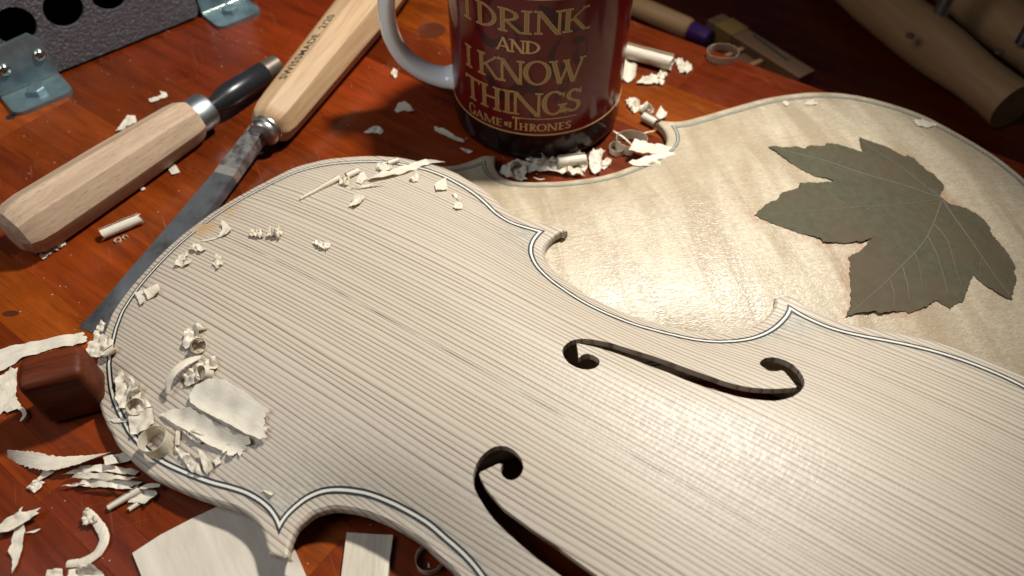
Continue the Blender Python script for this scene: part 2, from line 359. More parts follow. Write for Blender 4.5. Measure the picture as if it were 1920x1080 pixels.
# ================================================================== THE TABLE
E_DIR = np.array([0.808, -0.589]); E_NRM = np.array([0.589, 0.808])
tabletop = bpy.data.objects.new('tabletop', None); COL.objects.link(tabletop); tag(tabletop, kind='structure')
rows = [360.3, 317.7, 276, 243, 209.7, 167, 125, 84, 46, 24.8, 4.8, -8.3, -52, -95, -140]
tint = [(0.105, 0.020, 0.004), (0.165, 0.040, 0.006), (0.100, 0.018, 0.004), (0.125, 0.026, 0.005), (0.105, 0.018, 0.004), (0.120, 0.022, 0.005), (0.150, 0.036, 0.006),
        (0.115, 0.023, 0.004), (0.125, 0.027, 0.004), (0.110, 0.022, 0.004), (0.110, 0.020, 0.004), (0.18, 0.056, 0.007), (0.100, 0.018, 0.004), (0.12, 0.028, 0.005)]
plank_mesh = {}
for k in range(len(rows) - 1):
    n1, n0 = rows[k], rows[k + 1]; s = -520 - random.uniform(0, 150)
    cuts = []
    while s < 520:
        L = random.uniform(150, 330); cuts.append((s, s + L)); s += L
    if k == 11: cuts = [(-560, -300), (-300, -136.5), (-136.5, 60), (60, 400)]
    for (a, b_) in cuts:
        V, Fc = box(0, b_ - a - 0.08, 0, n1 - n0 - 0.08, -28, 0)
        o = mesh('plank', V, Fc, 'table', tabletop, smooth=0)
        p = E_DIR * a + E_NRM * n0
        o.matrix_world = frame((p[0], p[1], random.uniform(-0.04, 0.0)), (E_DIR[0], E_DIR[1], 0))
        c = tint[k]; f = random.uniform(0.72, 1.28); g = random.uniform(0.85, 1.2)
        if k == 11 and a < -200 or k == 11 and a > -137: f, g = 0.55, 0.6
        o.color = (c[0] * f, c[1] * f * g, c[2] * f, 1)
# round plug, screw hole and old knot in the top
def disc(name, q, r, mat, parent, z=0.06, rx=1.0):
    p = gp(q); V, Fc = loft([[(r * rx * math.cos(a), r * math.sin(a), zz) for a in np.linspace(0, 2 * math.pi, 28, endpoint=False)] for zz in (-1.0, z)])
    return mesh(name, V, Fc, mat, parent, frame((p[0], p[1], 0)))
disc('wood_plug', (809, 57), 8.0, 'knot', tabletop)
disc('screw_hole', (20, 219), 2.3, 'dark_void', tabletop)
disc('knot', (20, 588), 1.5, 'knot', tabletop, rx=2.2)

# lower bench beyond the table's edge
ZL = -46.0
bench = bpy.data.objects.new('lower_bench', None); COL.objects.link(bench); tag(bench, kind='structure')
for i in range(7):
    V, Fc = box(0, 900, 0, 59.9, -20, 0)
    o = mesh('plank', V, Fc, 'table', bench, smooth=0); p = E_DIR * -420 + E_NRM * (330 + 60 * i)
    o.matrix_world = frame((p[0], p[1], ZL), (E_DIR[0], E_DIR[1], 0)); f = random.uniform(0.7, 1.1); o.color = (0.085 * f, 0.012 * f, 0.003 * f, 1)

# ================================================================== VIOLIN PLATES
def poisson_arch(outline, A):
    """arching height on a 1.5 mm grid: flat at the edge, long arch A(y) down the middle"""
    g = 1.5; mn = outline.min(0) - 3; mx = outline.max(0) + 3
    xs = np.arange(mn[0], mx[0], g); ys = np.arange(mn[1], mx[1], g); X, Y = np.meshgrid(xs, ys)
    m = inside(np.c_[X.ravel(), Y.ravel()], outline).reshape(X.shape); m[0] = m[-1] = False; m[:, 0] = m[:, -1] = False
    u = np.zeros(X.shape); w = 1.9
    red = ((np.indices(X.shape).sum(0)) % 2 == 0) & m; blk = m & ~red
    for it in range(500):
        for mk in (red, blk):
            nb = np.zeros_like(u); nb[1:-1, 1:-1] = 0.25 * (u[2:, 1:-1] + u[:-2, 1:-1] + u[1:-1, 2:] + u[1:-1, :-2] + g * g)
            u[mk] += w * (nb[mk] - u[mk])
    uc = u.max(1); uc = np.convolve(np.pad(uc, 6, 'edge'), np.ones(13) / 13, 'valid'); t = np.clip(u / np.maximum(uc, 1e-6)[:, None], 0, 1)
    sm = t * t * (3 - 2 * t); prof = 0.35 * t + 0.65 * sm
    h = A(ys)[:, None] * prof
    for _ in range(3):
        hp = np.pad(h, 1, 'edge'); h = (hp[1:-1, 1:-1] * 4 + hp[2:, 1:-1] + hp[:-2, 1:-1] + hp[1:-1, 2:] + hp[1:-1, :-2]) / 8
    def f(P):
        P = np.atleast_2d(P); fx = np.clip((P[:, 0] - xs[0]) / g, 0, len(xs) - 1.001); fy = np.clip((P[:, 1] - ys[0]) / g, 0, len(ys) - 1.001)
        i = fx.astype(int); j = fy.astype(int); a = fx - i; b = fy - j
        return h[j, i] * (1 - a) * (1 - b) + h[j, i + 1] * a * (1 - b) + h[j + 1, i] * (1 - a) * b + h[j + 1, i + 1] * a * b
    return f
def pl_axes(yaw, ta, tb):
    c, s = math.cos(yaw), math.sin(yaw); ex = np.array([c, s, ta]); ey = np.array([-s, c, tb]); ex /= np.linalg.norm(ex)
    ey = ey - ex * (ex @ ey); ey /= np.linalg.norm(ey); return ex, ey, np.cross(ex, ey)
class Plate: pass
TOPP = Plate(); TOPP.O = np.array([-131.146, 219.374, 9.0]); TOPP.ax = pl_axes(-2.1736, -0.06, 0.045)
BACK = Plate(); BACK.O = np.array([-120.921, 170.803, 4.9]); BACK.ax = pl_axes(-1.3861, 0, 0)
def pl_local(P, q, h=0.0):
    d = ray(q); n = P.ax[2]; t = ((P.O + n * h - CAM) @ n) / (d @ n); X = CAM + d * t - P.O
    return np.array([X @ P.ax[0], X @ P.ax[1]])
def pl_hit(P, q, lift=0.0):
    h = 5.0
    for _ in range(25): l = pl_local(P, q, h + lift); h = 0.5 * h + 0.5 * float(P.h(l)[0])
    return l, h
def pl_world(P, x, y, h): return P.O + P.ax[0] * x + P.ax[1] * y + P.ax[2] * h
def pl_frame(P): return frame(P.O, P.ax[0], P.ax[2])
# outlines, half by half: near side (+x) and far side (-x) of the spruce top
near = [(13.3, -3.1), (33.3, 0.3), (47.0, 4.8), (52.4, 8.1), (57.3, 11.8), (66.9, 21.0), (69.8, 24.8), (74.6, 32.5), (78.2, 40.2), (81.4, 50.1), (82.9, 56), (84.0, 68.3), (83.4, 76.6), (81.5, 86.9), (79.4, 95.4), (77.4, 101.4), (75.7, 107.6), (75.2, 114), (76.1, 118.4), (77.9, 122), (80.2, 126)]
far = [(13, -1.6), (25.3, 1.2), (45.3, 7.4), (55.5, 14.0), (63.8, 22.7), (72.0, 34.7), (77.0, 45.5), (79.9, 55.8), (81.3, 62), (81.9, 71.5), (81.3, 80.0), (79.9, 89.8), (77.4, 98.4), (74.9, 105.2), (74.0, 111.6), (75.4, 118.8), (76.8, 124.6), (78.1, 130.3)]
cb_n = [(77.9, 131.9), (74.6, 129.2), (70.1, 127.6), (66.6, 127.9), (62.7, 129.3), (59.4, 132.3), (56.4, 137.6), (54.4, 143.2), (52.9, 151.3), (52.2, 160.5), (52.8, 168), (54.0, 177.5), (57.4, 189), (59.8, 197.5), (63.6, 204.0), (68.5, 209.5), (74.2, 213.0), (80.0, 214.3), (84, 214.4), (87.5, 213.2)]
cb_f = [(77.6, 133.0), (75.5, 131.3), (72.6, 130.1), (69.1, 129.8), (65.8, 130.4), (62.6, 132.1), (59.6, 135.5), (57.6, 139.8), (56.0, 145.5), (54.8, 152.8), (54.0, 159), (54.0, 167), (55.1, 178.0), (58.0, 190.3), (60.6, 198.7), (64.1, 205.0), (69.0, 210.7), (74.7, 214.2), (80.5, 215.7), (84.5, 215.8), (88.0, 214.6)]
lowr = [(91.8, 218.4), (91.2, 222.3), (90.1, 227.3), (89.8, 235.3), (91.7, 243.9), (95.3, 254.8), (98.2, 265.9), (99.8, 276.7), (100.2, 287.7), (99, 299), (95.2, 311), (87.5, 324), (77, 335.5), (62.5, 345.5), (44, 353.5), (22, 358.5)]
bk_up = [(14, -2.3), (30, 1.0), (46, 6.0), (54.5, 11.5), (61, 17.5), (68.5, 26), (74, 35), (77.8, 43.5), (80.8, 53.5), (82.2, 60), (82.9, 70), (82.2, 79), (80.2, 88), (77.4, 96.5), (75.4, 102.5), (74.2, 108.8), (75.1, 115.2), (77.0, 120.5), (78.5, 124.6)]
bk_c = [(77.2, 129.6), (73.5, 128.6), (69.5, 128.2), (64.9, 129.0), (61.2, 131.2), (58.3, 135.6), (56.2, 144.5), (54.8, 154.5), (54.3, 166), (55.2, 177.1), (57.8, 187.4), (62.5, 199), (68.2, 208.0), (73.7, 212.0), (80.0, 213.0), (84.8, 212.0), (86.3, 211.2)]
bk_l = [(88.4, 213.6), (87.0, 217.9), (86.2, 223.9), (87.7, 233.2), (92.5, 254.0), (96.4, 274.8), (96.2, 297), (91.2, 314.5), (81.8, 329.0), (69.3, 341.6), (53.2, 351.0), (36, 358.4), (19.0, 362.5)]
def mir(L): return [(-x, y) for x, y in L]
def curves(un, uf, cn, cf, ln, lf, ytop, ybot):
    up = spline(un[::-1] + [(0, ytop)] + mir(uf), 5); lo = spline(mir(lf) + [(0, ybot)] + ln[::-1], 5)
    return [up, spline(mir(cf), 5), lo, spline(cn, 5)[::-1]]     # near tip -> far tip -> C far -> lower -> C near
TOPP.cv = curves(near, far, cb_n, cb_f, lowr, lowr, -3.1, 360.0); BACK.cv = curves(bk_up, bk_up, bk_c, bk_c, bk_l, bk_l, -2.6, 363.6)
for P, A in ((TOPP, 14.5), (BACK, 10.0)):
    P.out = np.vstack(P.cv); d = np.linalg.norm(np.diff(np.vstack([P.out, P.out[:1]]), axis=0), axis=1); P.out = P.out[d > 0.05]
    y0, y1 = P.out[:, 1].min(), P.out[:, 1].max()
    P.h = poisson_arch(P.out, lambda y, A=A: A * np.clip(1 - np.abs((y - (y0 + y1) / 2) / ((y1 - y0) / 2)) ** 3.0, 0, 1) ** 0.85)

def inset(L, d, closed=True):
    L = np.asarray(L, float)
    if closed: t = np.roll(L, -1, 0) - np.roll(L, 1, 0)
    else: t = np.gradient(L, axis=0)
    n = np.c_[-t[:, 1], t[:, 0]]; n /= np.maximum(np.linalg.norm(n, axis=1), 1e-9)[:, None]
    return L + n * d
def area(L): x, y = L[:, 0], L[:, 1]; return 0.5 * np.sum(x * np.roll(y, -1) - y * np.roll(x, -1))
for P in (TOPP, BACK):
    if area(P.out) < 0: P.out = P.out[::-1]; P.cv = [c[::-1] for c in P.cv][::-1]
def build_plate(P, name, mat, parent, holes=(), thick_mid=3.0, thick_edge=4.0, step=1.6, attr=None, edge_wob=0.0):
    out = P.out.copy()
    if edge_wob:
        w = np.array([noise.noise((p[0] * 0.22, p[1] * 0.22, 3.3)) for p in out]) * edge_wob; out = inset(out, 0) + (inset(out, 1.0) - out) * w[:, None]
    rings = [(1.1, 0.0), (0.55, -0.12), (0.18, -0.42), (0.0, -0.95), (0.0, -thick_edge + 0.9), (0.18, -thick_edge + 0.35), (0.6, -thick_edge)]
    top_loop = inset(out, 1.1)
    V2, T = triangulate(top_loop, holes, step)
    H = P.h(V2); V = [(x, y, h) for (x, y), h in zip(V2, H)]; Fc = [tuple(t) for t in T]
    # underside, hollowed
    n = len(V); d = np.minimum(dist_line(V2, out[::3]) / 9.0, 1.0); s = np.clip((d - 0.6) / 0.4, 0, 1); s = s * s * (3 - 2 * s)
    V += [(x, y, (h - thick_mid) * k + (-thick_edge) * (1 - k)) for (x, y), h, k in zip(V2, H, s)]
    Fc += [(a + n, c + n, b + n) for a, b, c in T]
    # rounded rim
    base = len(V); m = len(out)
    for i, (ins, z) in enumerate(rings):
        L = inset(out, ins); hz = P.h(L) if i == 0 else np.zeros(m)
        V += [(p[0], p[1], z + (hz[k] if i == 0 else 0)) for k, p in enumerate(L)]
    Lb = inset(out, 1.1); V += [(p[0], p[1], -thick_edge) for p in Lb]
    for i in range(len(rings)):
        for k in range(m):
            k2 = (k + 1) % m; Fc.append((base + i * m + k, base + (i + 1) * m + k, base + (i + 1) * m + k2, base + i * m + k2))
    for hole in holes:
        hl = np.asarray(hole); hh = P.h(hl); b0 = len(V); q = len(hl)
        V += [(p[0], p[1], z) for p, z in zip(hl, hh)]; V += [(p[0], p[1], z - thick_mid) for p, z in zip(hl, hh)]
        sgn = 1 if area(hl) > 0 else -1
        for k in range(q):
            k2 = (k + 1) % q; f = (b0 + k, b0 + k2, b0 + q + k2, b0 + q + k); Fc.append(f if sgn > 0 else f[::-1])
    o = mesh(name, V, Fc, mat, parent, smooth=40)
    for nm, fn in (attr or {}).items():
        a = o.data.attributes.new(nm, 'FLOAT', 'POINT'); a.data.foreach_set('value', np.asarray(fn(np.array(V)[:, :2]), dtype=np.float32))
    return o
# ---- purfling: three inlaid strips following the edge, mitred at the corners
def seg_x(A, B):
    for i in range(len(A) - 1):
        a, b = A[i], A[i + 1]
        for j in range(len(B) - 1):
            c, d = B[j], B[j + 1]; r = b - a; s = d - c; den = r[0] * s[1] - r[1] * s[0]
            if abs(den) < 1e-9: continue
            t = ((c - a)[0] * s[1] - (c - a)[1] * s[0]) / den; u = ((c - a)[0] * r[1] - (c - a)[1] * r[0]) / den
            if 0 <= t <= 1 and 0 <= u <= 1: return i, j, a + r * t
    return None
def extend(L, d=14.0):
    a = L[0] + (L[0] - L[2]) / np.linalg.norm(L[0] - L[2]) * d; b = L[-1] + (L[-1] - L[-3]) / np.linalg.norm(L[-1] - L[-3]) * d
    return np.vstack([[a], L, [b]])
def purfling(P, parent, off=4.3, bands=((0, .68, 'black_dye'), (.68, 1.48, 'white_poplar'), (1.48, 2.16, 'black_dye')), gap=None):
    res = {}
    for bi, (b0, b1, mat) in enumerate(bands):
        edges = []
        for o in (off + b0, off + b1):
            C = []
            for c in P.cv:
                c = c[np.r_[True, np.linalg.norm(np.diff(c, axis=0), axis=1) > 0.05]]
                C.append(extend(resample(inset(c, o, False), 0.9)))
            n = len(C); cut = [[0, None, len(x) - 1, None] for x in C]
            for i in range(n):
                j = (i + 1) % n; X = seg_x(C[i][-70:], C[j][:70])
                if X:
                    ki = len(C[i]) - min(70, len(C[i])) + X[0]; cut[i][2] = ki; cut[i][3] = X[2]; cut[j][0] = X[1] + 1; cut[j][1] = X[2]
            E_ = []
            for x, (s0, p0, s1, p1) in zip(C, cut):
                L = x[s0:s1 + 1]
                if p0 is not None: L = np.vstack([[p0], L])
                if p1 is not None: L = np.vstack([L, [p1]])
                d = np.r_[0, np.cumsum(np.linalg.norm(np.diff(L, axis=0), axis=1))]; k = np.linspace(0, d[-1], 260)
                E_.append(np.c_[np.interp(k, d, L[:, 0]), np.interp(k, d, L[:, 1])])
            edges.append(E_)
        for a, b in zip(*edges):
            runs = [(0, len(a))]
            if gap is not None and a[:, 1].mean() < 60:
                g = np.where(np.abs(0.5 * (a + b)[:, 0] - gap[0]) < gap[1])[0]; g = g[(a[g][:, 1] < 20)]
                if len(g): runs = [(0, g[0]), (g[-1], len(a))]
            for r0, r1 in runs:
                A_, B_ = a[r0:r1], b[r0:r1]; V = []; Fc = []
                ha, hb = P.h(A_), P.h(B_)
                for k in range(len(A_)):
                    wig = 0.05 * noise.noise((A_[k][0] * .3, A_[k][1] * .3, bi))
                    V += [(A_[k][0] + wig, A_[k][1] + wig, ha[k] - 0.3), (A_[k][0] + wig, A_[k][1] + wig, ha[k] + 0.16), (B_[k][0] + wig, B_[k][1] + wig, hb[k] + 0.16), (B_[k][0] + wig, B_[k][1] + wig, hb[k] - 0.3)]
                    if k: 
                        o = 4 * (k - 1)
                        for e in range(3): Fc.append((o + e, o + e + 1, o + e + 5, o + e + 4))
                if area(P.out) > 0: Fc = [f[::-1] for f in Fc]
                mesh('purfling_strip', V, Fc, mat, parent, smooth=30)
# ---- f-holes
FH = [(1053.7, 658.7), (1056, 651), (1063.7, 643), (1072.5, 638), (1083.7, 635.6), (1096, 635), (1115, 636.9), (1136, 641), (1152.5, 645), (1171, 651), (1196, 658.7), (1221, 666), (1246, 675), (1271, 683.7), (1280, 687), (1305, 696), (1330, 705), (1355, 713.7), (1380, 721), (1405, 726), (1430, 728.4), (1455, 729), (1480, 727.5), (1493, 726.5), (1494, 725.5), (1485, 713.7), (1476, 703), (1468, 694.5), (1466.5, 694), (1460, 695.6), (1451, 696.5), (1441, 695), (1432.5, 690), (1426, 685), (1424, 680.6), (1427.5, 675.6), (1435, 671), (1446, 669.7), (1458.7, 671), (1473.7, 676), (1487.5, 683.7), (1498.7, 695), (1506, 706), (1509, 716), (1507.5, 725), (1500, 735), (1487.5, 743.7), (1471, 749), (1452.5, 752), (1430, 750.6), (1405, 748), (1380, 743), (1355, 736), (1330, 728.7), (1305, 720), (1280, 710.6), (1252.5, 698.7), (1221, 687.5), (1190, 675), (1158.7, 663.7), (1127.5, 653.7), (1102.5, 647.5), (1083, 644), (1081, 643.9), (1083, 655), (1084.5, 668), (1085.3, 671), (1088, 668.7), (1093.7, 664), (1102.5, 663), (1112.5, 666), (1121, 671), (1125, 677.5), (1123, 685), (1115, 690.6), (1105, 693), (1092.5, 692.5), (1080, 689), (1066, 681), (1057.5, 670)]
NH_OUT = [(1051.7, 1080), (1010, 1050), (980, 1025), (950, 998), (926.7, 975), (911.7, 955), (898, 933), (889, 915), (886.7, 900), (887.5, 886.7), (893, 870), (901.7, 856), (915, 844), (926.7, 837.5), (936.7, 836), (950, 836.7), (961.7, 842.5), (971.7, 851.7), (979, 863), (982, 876.7), (979, 886.7), (971.7, 896), (960, 901), (950, 899), (941.7, 891.7), (938, 881.7), (939, 875), (943, 871), (941, 869), (936, 868.7), (917, 877.5), (899, 886), (898, 887.5), (901.7, 898), (910, 913), (921.7, 928), (943, 951.7), (976.7, 976.7), (1010, 1001.7), (1043, 1023), (1076.7, 1048), (1120, 1079)]
def smooth_loop(L): 
    return resample(np.vstack([L, L[:1]]), 0.8)[:-1]
fh_far = np.array([pl_hit(TOPP, q)[0] for q in FH]); fh_nv = np.array([pl_hit(TOPP, q)[0] for q in NH_OUT])
mf = fh_far * [-1, 1]; ylim = max(fh_nv[0][1], fh_nv[-1][1]) + 1.0
i_in = [i for i in range(len(FH)) if 19 <= i <= 51]           # lower wing of the far hole, mirrored
low = mf[i_in]; off_in = fh_nv[0] - mf[13]                     # blend the mirrored part onto the traced one
low = np.array([p for p in low if p[1] > ylim - 2])
fh_near = np.vstack([fh_nv, low[::-1]])
if True:
    # keep loop order consistent: traced part ends on the inner side, lower part must run from the inner side round to the outer side
    a = np.linalg.norm(low[0] - fh_nv[-1]); b = np.linalg.norm(low[-1] - fh_nv[-1])
    fh_near = np.vstack([fh_nv, low if a < b else low[::-1]])
holes = [smooth_loop(fh_far), smooth_loop(fh_near)]
corners_px = [(1010, 432), (527, 988), (1484, 578)]
cpts = np.array([pl_local(TOPP, q) for q in corners_px])
def stain_top(XY):
    d = np.min([np.linalg.norm(XY - c - np.array([-6 if c[0] > 0 else 6, 0]), axis=1) for c in cpts], axis=0); dl = dist_line(XY, TOPP.out[::3])
    s = np.exp(-(d / 13.0) ** 2) * (dl > 6.0) + 0.55 * np.exp(-((dl - 7.2) / 1.3) ** 2)
    return np.clip(s, 0, 1)
gluept = np.array([pl_local(TOPP, (395, 432)), pl_local(TOPP, (385, 440)), pl_local(TOPP, (440, 405))])
def glue_top(XY): return np.clip(sum(np.exp(-(np.linalg.norm(XY - g, axis=1) / 5.0) ** 2) for g in gluept), 0, 1)
top = thing('violin_plate', pl_frame(TOPP), 'pale straight-grained spruce violin top plate with two f-holes, strewn with shavings', 'violin plate')
build_plate(TOPP, 'plate', 'spruce', top, holes, attr={'stain': stain_top, 'glue': glue_top}, edge_wob=0.25)
purfling(TOPP, top, gap=(1.0, 2.6))
# ---- back plate with the leaf print on it
LEAF = [(1440, 276), (1470, 278), (1493, 277), (1507, 281), (1520, 275), (1545, 275), (1550, 270), (1567, 272), (1597, 279), (1616, 286), (1609, 260), (1630, 266), (1660, 275), (1683, 287.5), (1697, 294), (1700, 291), (1712, 297.5), (1720, 305), (1738, 321), (1750, 326), (1760, 338), (1767, 345), (1770, 353), (1764, 362), (1762.5, 368), (1767.5, 374), (1780, 383), (1797, 387.5), (1810, 392), (1818, 397.5), (1828, 402), (1840, 413), (1856, 431), (1855, 435), (1870, 453), (1883, 473), (1894, 489), (1903, 505.6), (1899, 507), (1905, 522.5), (1904, 534), (1900, 542), (1899, 552.5), (1893, 554), (1898, 563), (1886, 560), (1867.5, 549), (1849, 537.5), (1834, 526), (1823, 516), (1822.5, 522.5), (1814, 541), (1809, 556), (1804, 568), (1797, 567.5), (1787, 575), (1781, 580), (1770, 573), (1754, 564), (1746, 570), (1734, 578), (1731.6, 576.5), (1723, 581.6), (1716.6, 583), (1704, 589), (1697, 584), (1680, 586), (1670, 586), (1661, 588), (1644, 589.6), (1641.6, 586.6), (1618, 588), (1599, 591), (1584, 596), (1594.7, 575), (1594.7, 556), (1593.7, 533.7), (1592, 511), (1594.7, 492.5), (1590, 483), (1598, 477.5), (1609, 474.7), (1618, 466), (1633, 449), (1616, 456), (1604, 454), (1588, 457), (1541.7, 456), (1536.7, 448), (1516.7, 442.5), (1500, 438), (1481.7, 431.7), (1455, 422.5), (1433, 413), (1414, 404), (1421.7, 395), (1445, 379), (1455, 377.5), (1465, 363), (1475, 361), (1500, 354), (1497.5, 346.7), (1520, 344), (1541.7, 343.7), (1562.5, 341.7), (1550, 335), (1527, 331), (1513, 324), (1493, 313), (1477, 302.5), (1457, 288)]
leaf_l = np.array([pl_hit(BACK, q)[0] for q in LEAF])
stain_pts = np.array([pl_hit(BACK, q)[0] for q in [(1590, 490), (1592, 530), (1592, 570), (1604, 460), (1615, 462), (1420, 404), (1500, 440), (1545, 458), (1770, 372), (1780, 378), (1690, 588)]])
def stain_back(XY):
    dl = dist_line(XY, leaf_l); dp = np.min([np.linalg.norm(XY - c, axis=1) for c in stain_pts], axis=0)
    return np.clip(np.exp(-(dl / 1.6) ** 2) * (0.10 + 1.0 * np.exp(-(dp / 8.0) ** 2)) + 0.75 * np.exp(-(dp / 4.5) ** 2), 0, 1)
back = thing('violin_plate', pl_frame(BACK), 'figured maple violin back plate lying under the spruce plate with a dried leaf on it', 'violin plate')
build_plate(BACK, 'plate', 'maple', back, attr={'stain': stain_back}, thick_mid=3.5, thick_edge=4.6, edge_wob=0.15)
purfling(BACK, back, off=4.2, bands=((0, .48, 'green_dye'), (.48, 1.15, 'grey_poplar'), (1.15, 1.63, 'green_dye')))

# ================================================================== LEAF
lo = leaf_l.mean(0)
def leaf_z(XY): return BACK.h(XY) + 0.22 + 1.3 * np.exp(-(dist_line(XY, leaf_l) / 3.0) ** 2) * np.array([max(0.0, noise.noise((p[0] * .07, p[1] * .07, 8)) + .1) for p in XY]) + np.array([0.25 * abs(noise.noise((p[0] * .11, p[1] * .11, 5))) + 0.1 * abs(noise.noise((p[0] * .5, p[1] * .5, 1))) for p in XY])
lp = []
for i in range(len(leaf_l)):
    a, b = leaf_l[i], leaf_l[(i + 1) % len(leaf_l)]; k = max(1, int(np.linalg.norm(b - a) / 0.85)); nrm = np.array([-(b - a)[1], (b - a)[0]]) / max(np.linalg.norm(b - a), 1e-6)
    for j in range(k): lp.append(a + (b - a) * j / k + nrm * (random.uniform(-.32, .32) if j else 0))
LM = pl_frame(BACK) @ Matrix.Translation((lo[0] * MM, lo[1] * MM, 0))
leaf = thing('dried_leaf', LM, 'dried grey-green sycamore leaf pressed flat on the maple plate', 'leaf')
V2, T = triangulate(np.array(lp), [], 1.5); Z = leaf_z(V2); n = len(V2)
V = [(x - lo[0], y - lo[1], z) for (x, y), z in zip(V2, Z)] + [(x - lo[0], y - lo[1], z - 0.2) for (x, y), z in zip(V2, Z)]
Fc = [tuple(t) for t in T] + [(a + n, c + n, b + n) for a, b, c in T]; q = len(lp)
lz = leaf_z(np.array(lp)); b0 = len(V); V += [(p[0] - lo[0], p[1] - lo[1], z) for p, z in zip(lp, lz)] + [(p[0] - lo[0], p[1] - lo[1], z - .2) for p, z in zip(lp, lz)]
Fc += [(b0 + k, b0 + q + k, b0 + q + (k + 1) % q, b0 + (k + 1) % q) for k in range(q)]
mesh('blade', V, Fc, 'leaf', leaf, smooth=50)
VEINS = [([(1767, 374), (1700, 350), (1620, 327), (1540, 300), (1462, 282)], .55), ([(1766, 375), (1680, 385), (1600, 390), (1520, 397), (1424, 403)], .42), ([(1765, 378), (1750, 420), (1735, 450), (1715, 475), (1690, 500), (1650, 540), (1592, 590)], .6), ([(1768, 378), (1790, 410), (1812, 440), (1840, 482), (1870, 525), (1893, 556)], .5), ([(1766, 373), (1735, 350), (1690, 315), (1616, 266)], .3),
         ([(1752, 422), (1775, 450), (1785, 480), (1793, 512), (1803, 535)], .35), ([(1740, 445), (1755, 475), (1765, 505), (1777, 552)], .38), ([(1715, 475), (1724, 505), (1729, 550)], .22), ([(1692, 502), (1700, 530), (1705, 562)], .35), ([(1668, 525), (1676, 552), (1674, 575)], .28), ([(1690, 500), (1650, 481), (1604, 479)], .22), ([(1715, 475), (1660, 452), (1640, 455)], .2), ([(1620, 327), (1575, 318), (1530, 300)], .2), ([(1640, 388), (1612, 402), (1570, 435)], .26), ([(1680, 385), (1650, 410), (1625, 440)], .22), ([(1600, 390), (1560, 370), (1530, 352)], .2), ([(1650, 335), (1640, 310), (1625, 285)], .18), ([(1812, 440), (1838, 448), (1850, 455)], .2), ([(1840, 482), (1836, 505), (1838, 520)], .2)]
for pts, r in VEINS:
    L = resample(spline([pl_hit(BACK, p)[0] for p in pts], 6), 1.2); L = np.array([p for p in L if True]); z = leaf_z(L)
    rad = np.linspace(r * .75, r * 0.25, len(L)); V, Fc = tube([(p[0] - lo[0], p[1] - lo[1], zz + 0.05) for p, zz in zip(L, z)], rad, 6, 0.6); mesh('vein', V, Fc, 'leaf_vein', leaf, smooth=80)

# ================================================================== MUG
MUG = (12.34, 311.36); R = 41.0
mug = thing('coffee_mug', frame((MUG[0], MUG[1], 0)), 'dark red ceramic mug with gold lettering and white handle', 'mug')
def ring_z(prof, n=96):
    S = [[(r * math.cos(2 * math.pi * j / n), r * math.sin(2 * math.pi * j / n), z) for j in range(n)] for r, z in prof]; return loft(S, caps=False)
def cap(V, Fc, a, b): return V, Fc
V, Fc = ring_z([(34, 1.5), (35, 0.2), (37, 0), (39.2, 0.8), (40.5, 2.6), (R, 5.5), (R, 16.4)]); mesh('base_band', V, Fc, 'mug_black', mug, smooth=50)
V, Fc = ring_z([(R, 16.4), (R, 50), (R, 83.5)]); mesh('body', V, Fc, 'mug_red', mug)
V, Fc = ring_z([(R, 83.5), (R, 93.5), (40.4, 95), (38.6, 95.2), (37.6, 94), (37.4, 60), (37.2, 8), (34, 5), (0.5, 5)]); mesh('rim', V, Fc, 'mug_black', mug, smooth=60)
for z0, z1 in ((16.5, 17.3), (82.2, 83.6)):
    V, Fc = ring_z([(R, z0), (R + .12, z0 + .05), (R + .12, z1 - .05), (R, z1)]); mesh('gold_line', V, Fc, 'gold_print', mug, smooth=20)
hp = spline([(-39, 0, 20), (-46, 0, 19.6), (-55, 0, 23.2), (-63.5, 0, 31), (-68, 0, 41), (-69, 0, 52), (-67.5, 0, 63), (-62.5, 0, 72.5), (-54, 0, 78.5), (-46, 0, 80), (-39, 0, 80)], 5)
rad = [3.9 + 2.4 * math.exp(-min(i, len(hp) - 1 - i) / 3.0) for i in range(len(hp))]
S = []
for i, p in enumerate(hp):
    t = hp[min(i + 1, len(hp) - 1)] - hp[max(i - 1, 0)]; t /= np.linalg.norm(t); nrm = np.array([t[2], 0, -t[0]])
    S.append([tuple(p + nrm * rad[i] * math.copysign(abs(math.cos(a)) ** .8, math.cos(a)) + np.array([0, 1, 0]) * rad[i] * 1.45 * math.sin(a)) for a in np.linspace(0, 2 * math.pi, 22, endpoint=False)])
V, Fc = loft(S); mesh('handle', V, Fc, 'mug_white', mug, smooth=70)
# lettering, drawn as serif strokes wrapped on the wall
class Pen:
    def __init__(s): s.V = []; s.F = []; s.k = 0
    def strip(s, A, B, off):
        s.k += 1; o = off + 0.004 * (s.k % 7); b = len(s.V)
        for (x0, y0), (x1, y1) in zip(A, B):
            for x, y in ((x0, y0), (x1, y1)):
                a = x / R; s.V.append(((R + o) * math.sin(a), -(R + o) * math.cos(a), y))
        for i in range(len(A) - 1): s.F.append((b + 2 * i, b + 2 * i + 1, b + 2 * i + 3, b + 2 * i + 2))
    def quad(s, p0, p1, p2, p3, off, n=4):        # p0-p1 one side, p3-p2 the other
        L = np.linspace(0, 1, n + 1); A = [tuple(np.array(p0) + (np.array(p1) - np.array(p0)) * t) for t in L]; B = [tuple(np.array(p3) + (np.array(p2) - np.array(p3)) * t) for t in L]
        s.strip(A, B, off)
    def arc(s, cx, cy, rx, ry, a0, a1, tx, ty, off, n=26):
        A = []; B = []
        for t in np.linspace(math.radians(a0), math.radians(a1), n):
            A.append((cx + rx * math.cos(t), cy + ry * math.sin(t))); B.append((cx + max(rx - tx, .02) * math.cos(t), cy + max(ry - ty, .02) * math.sin(t)))
        s.strip(A, B, off)
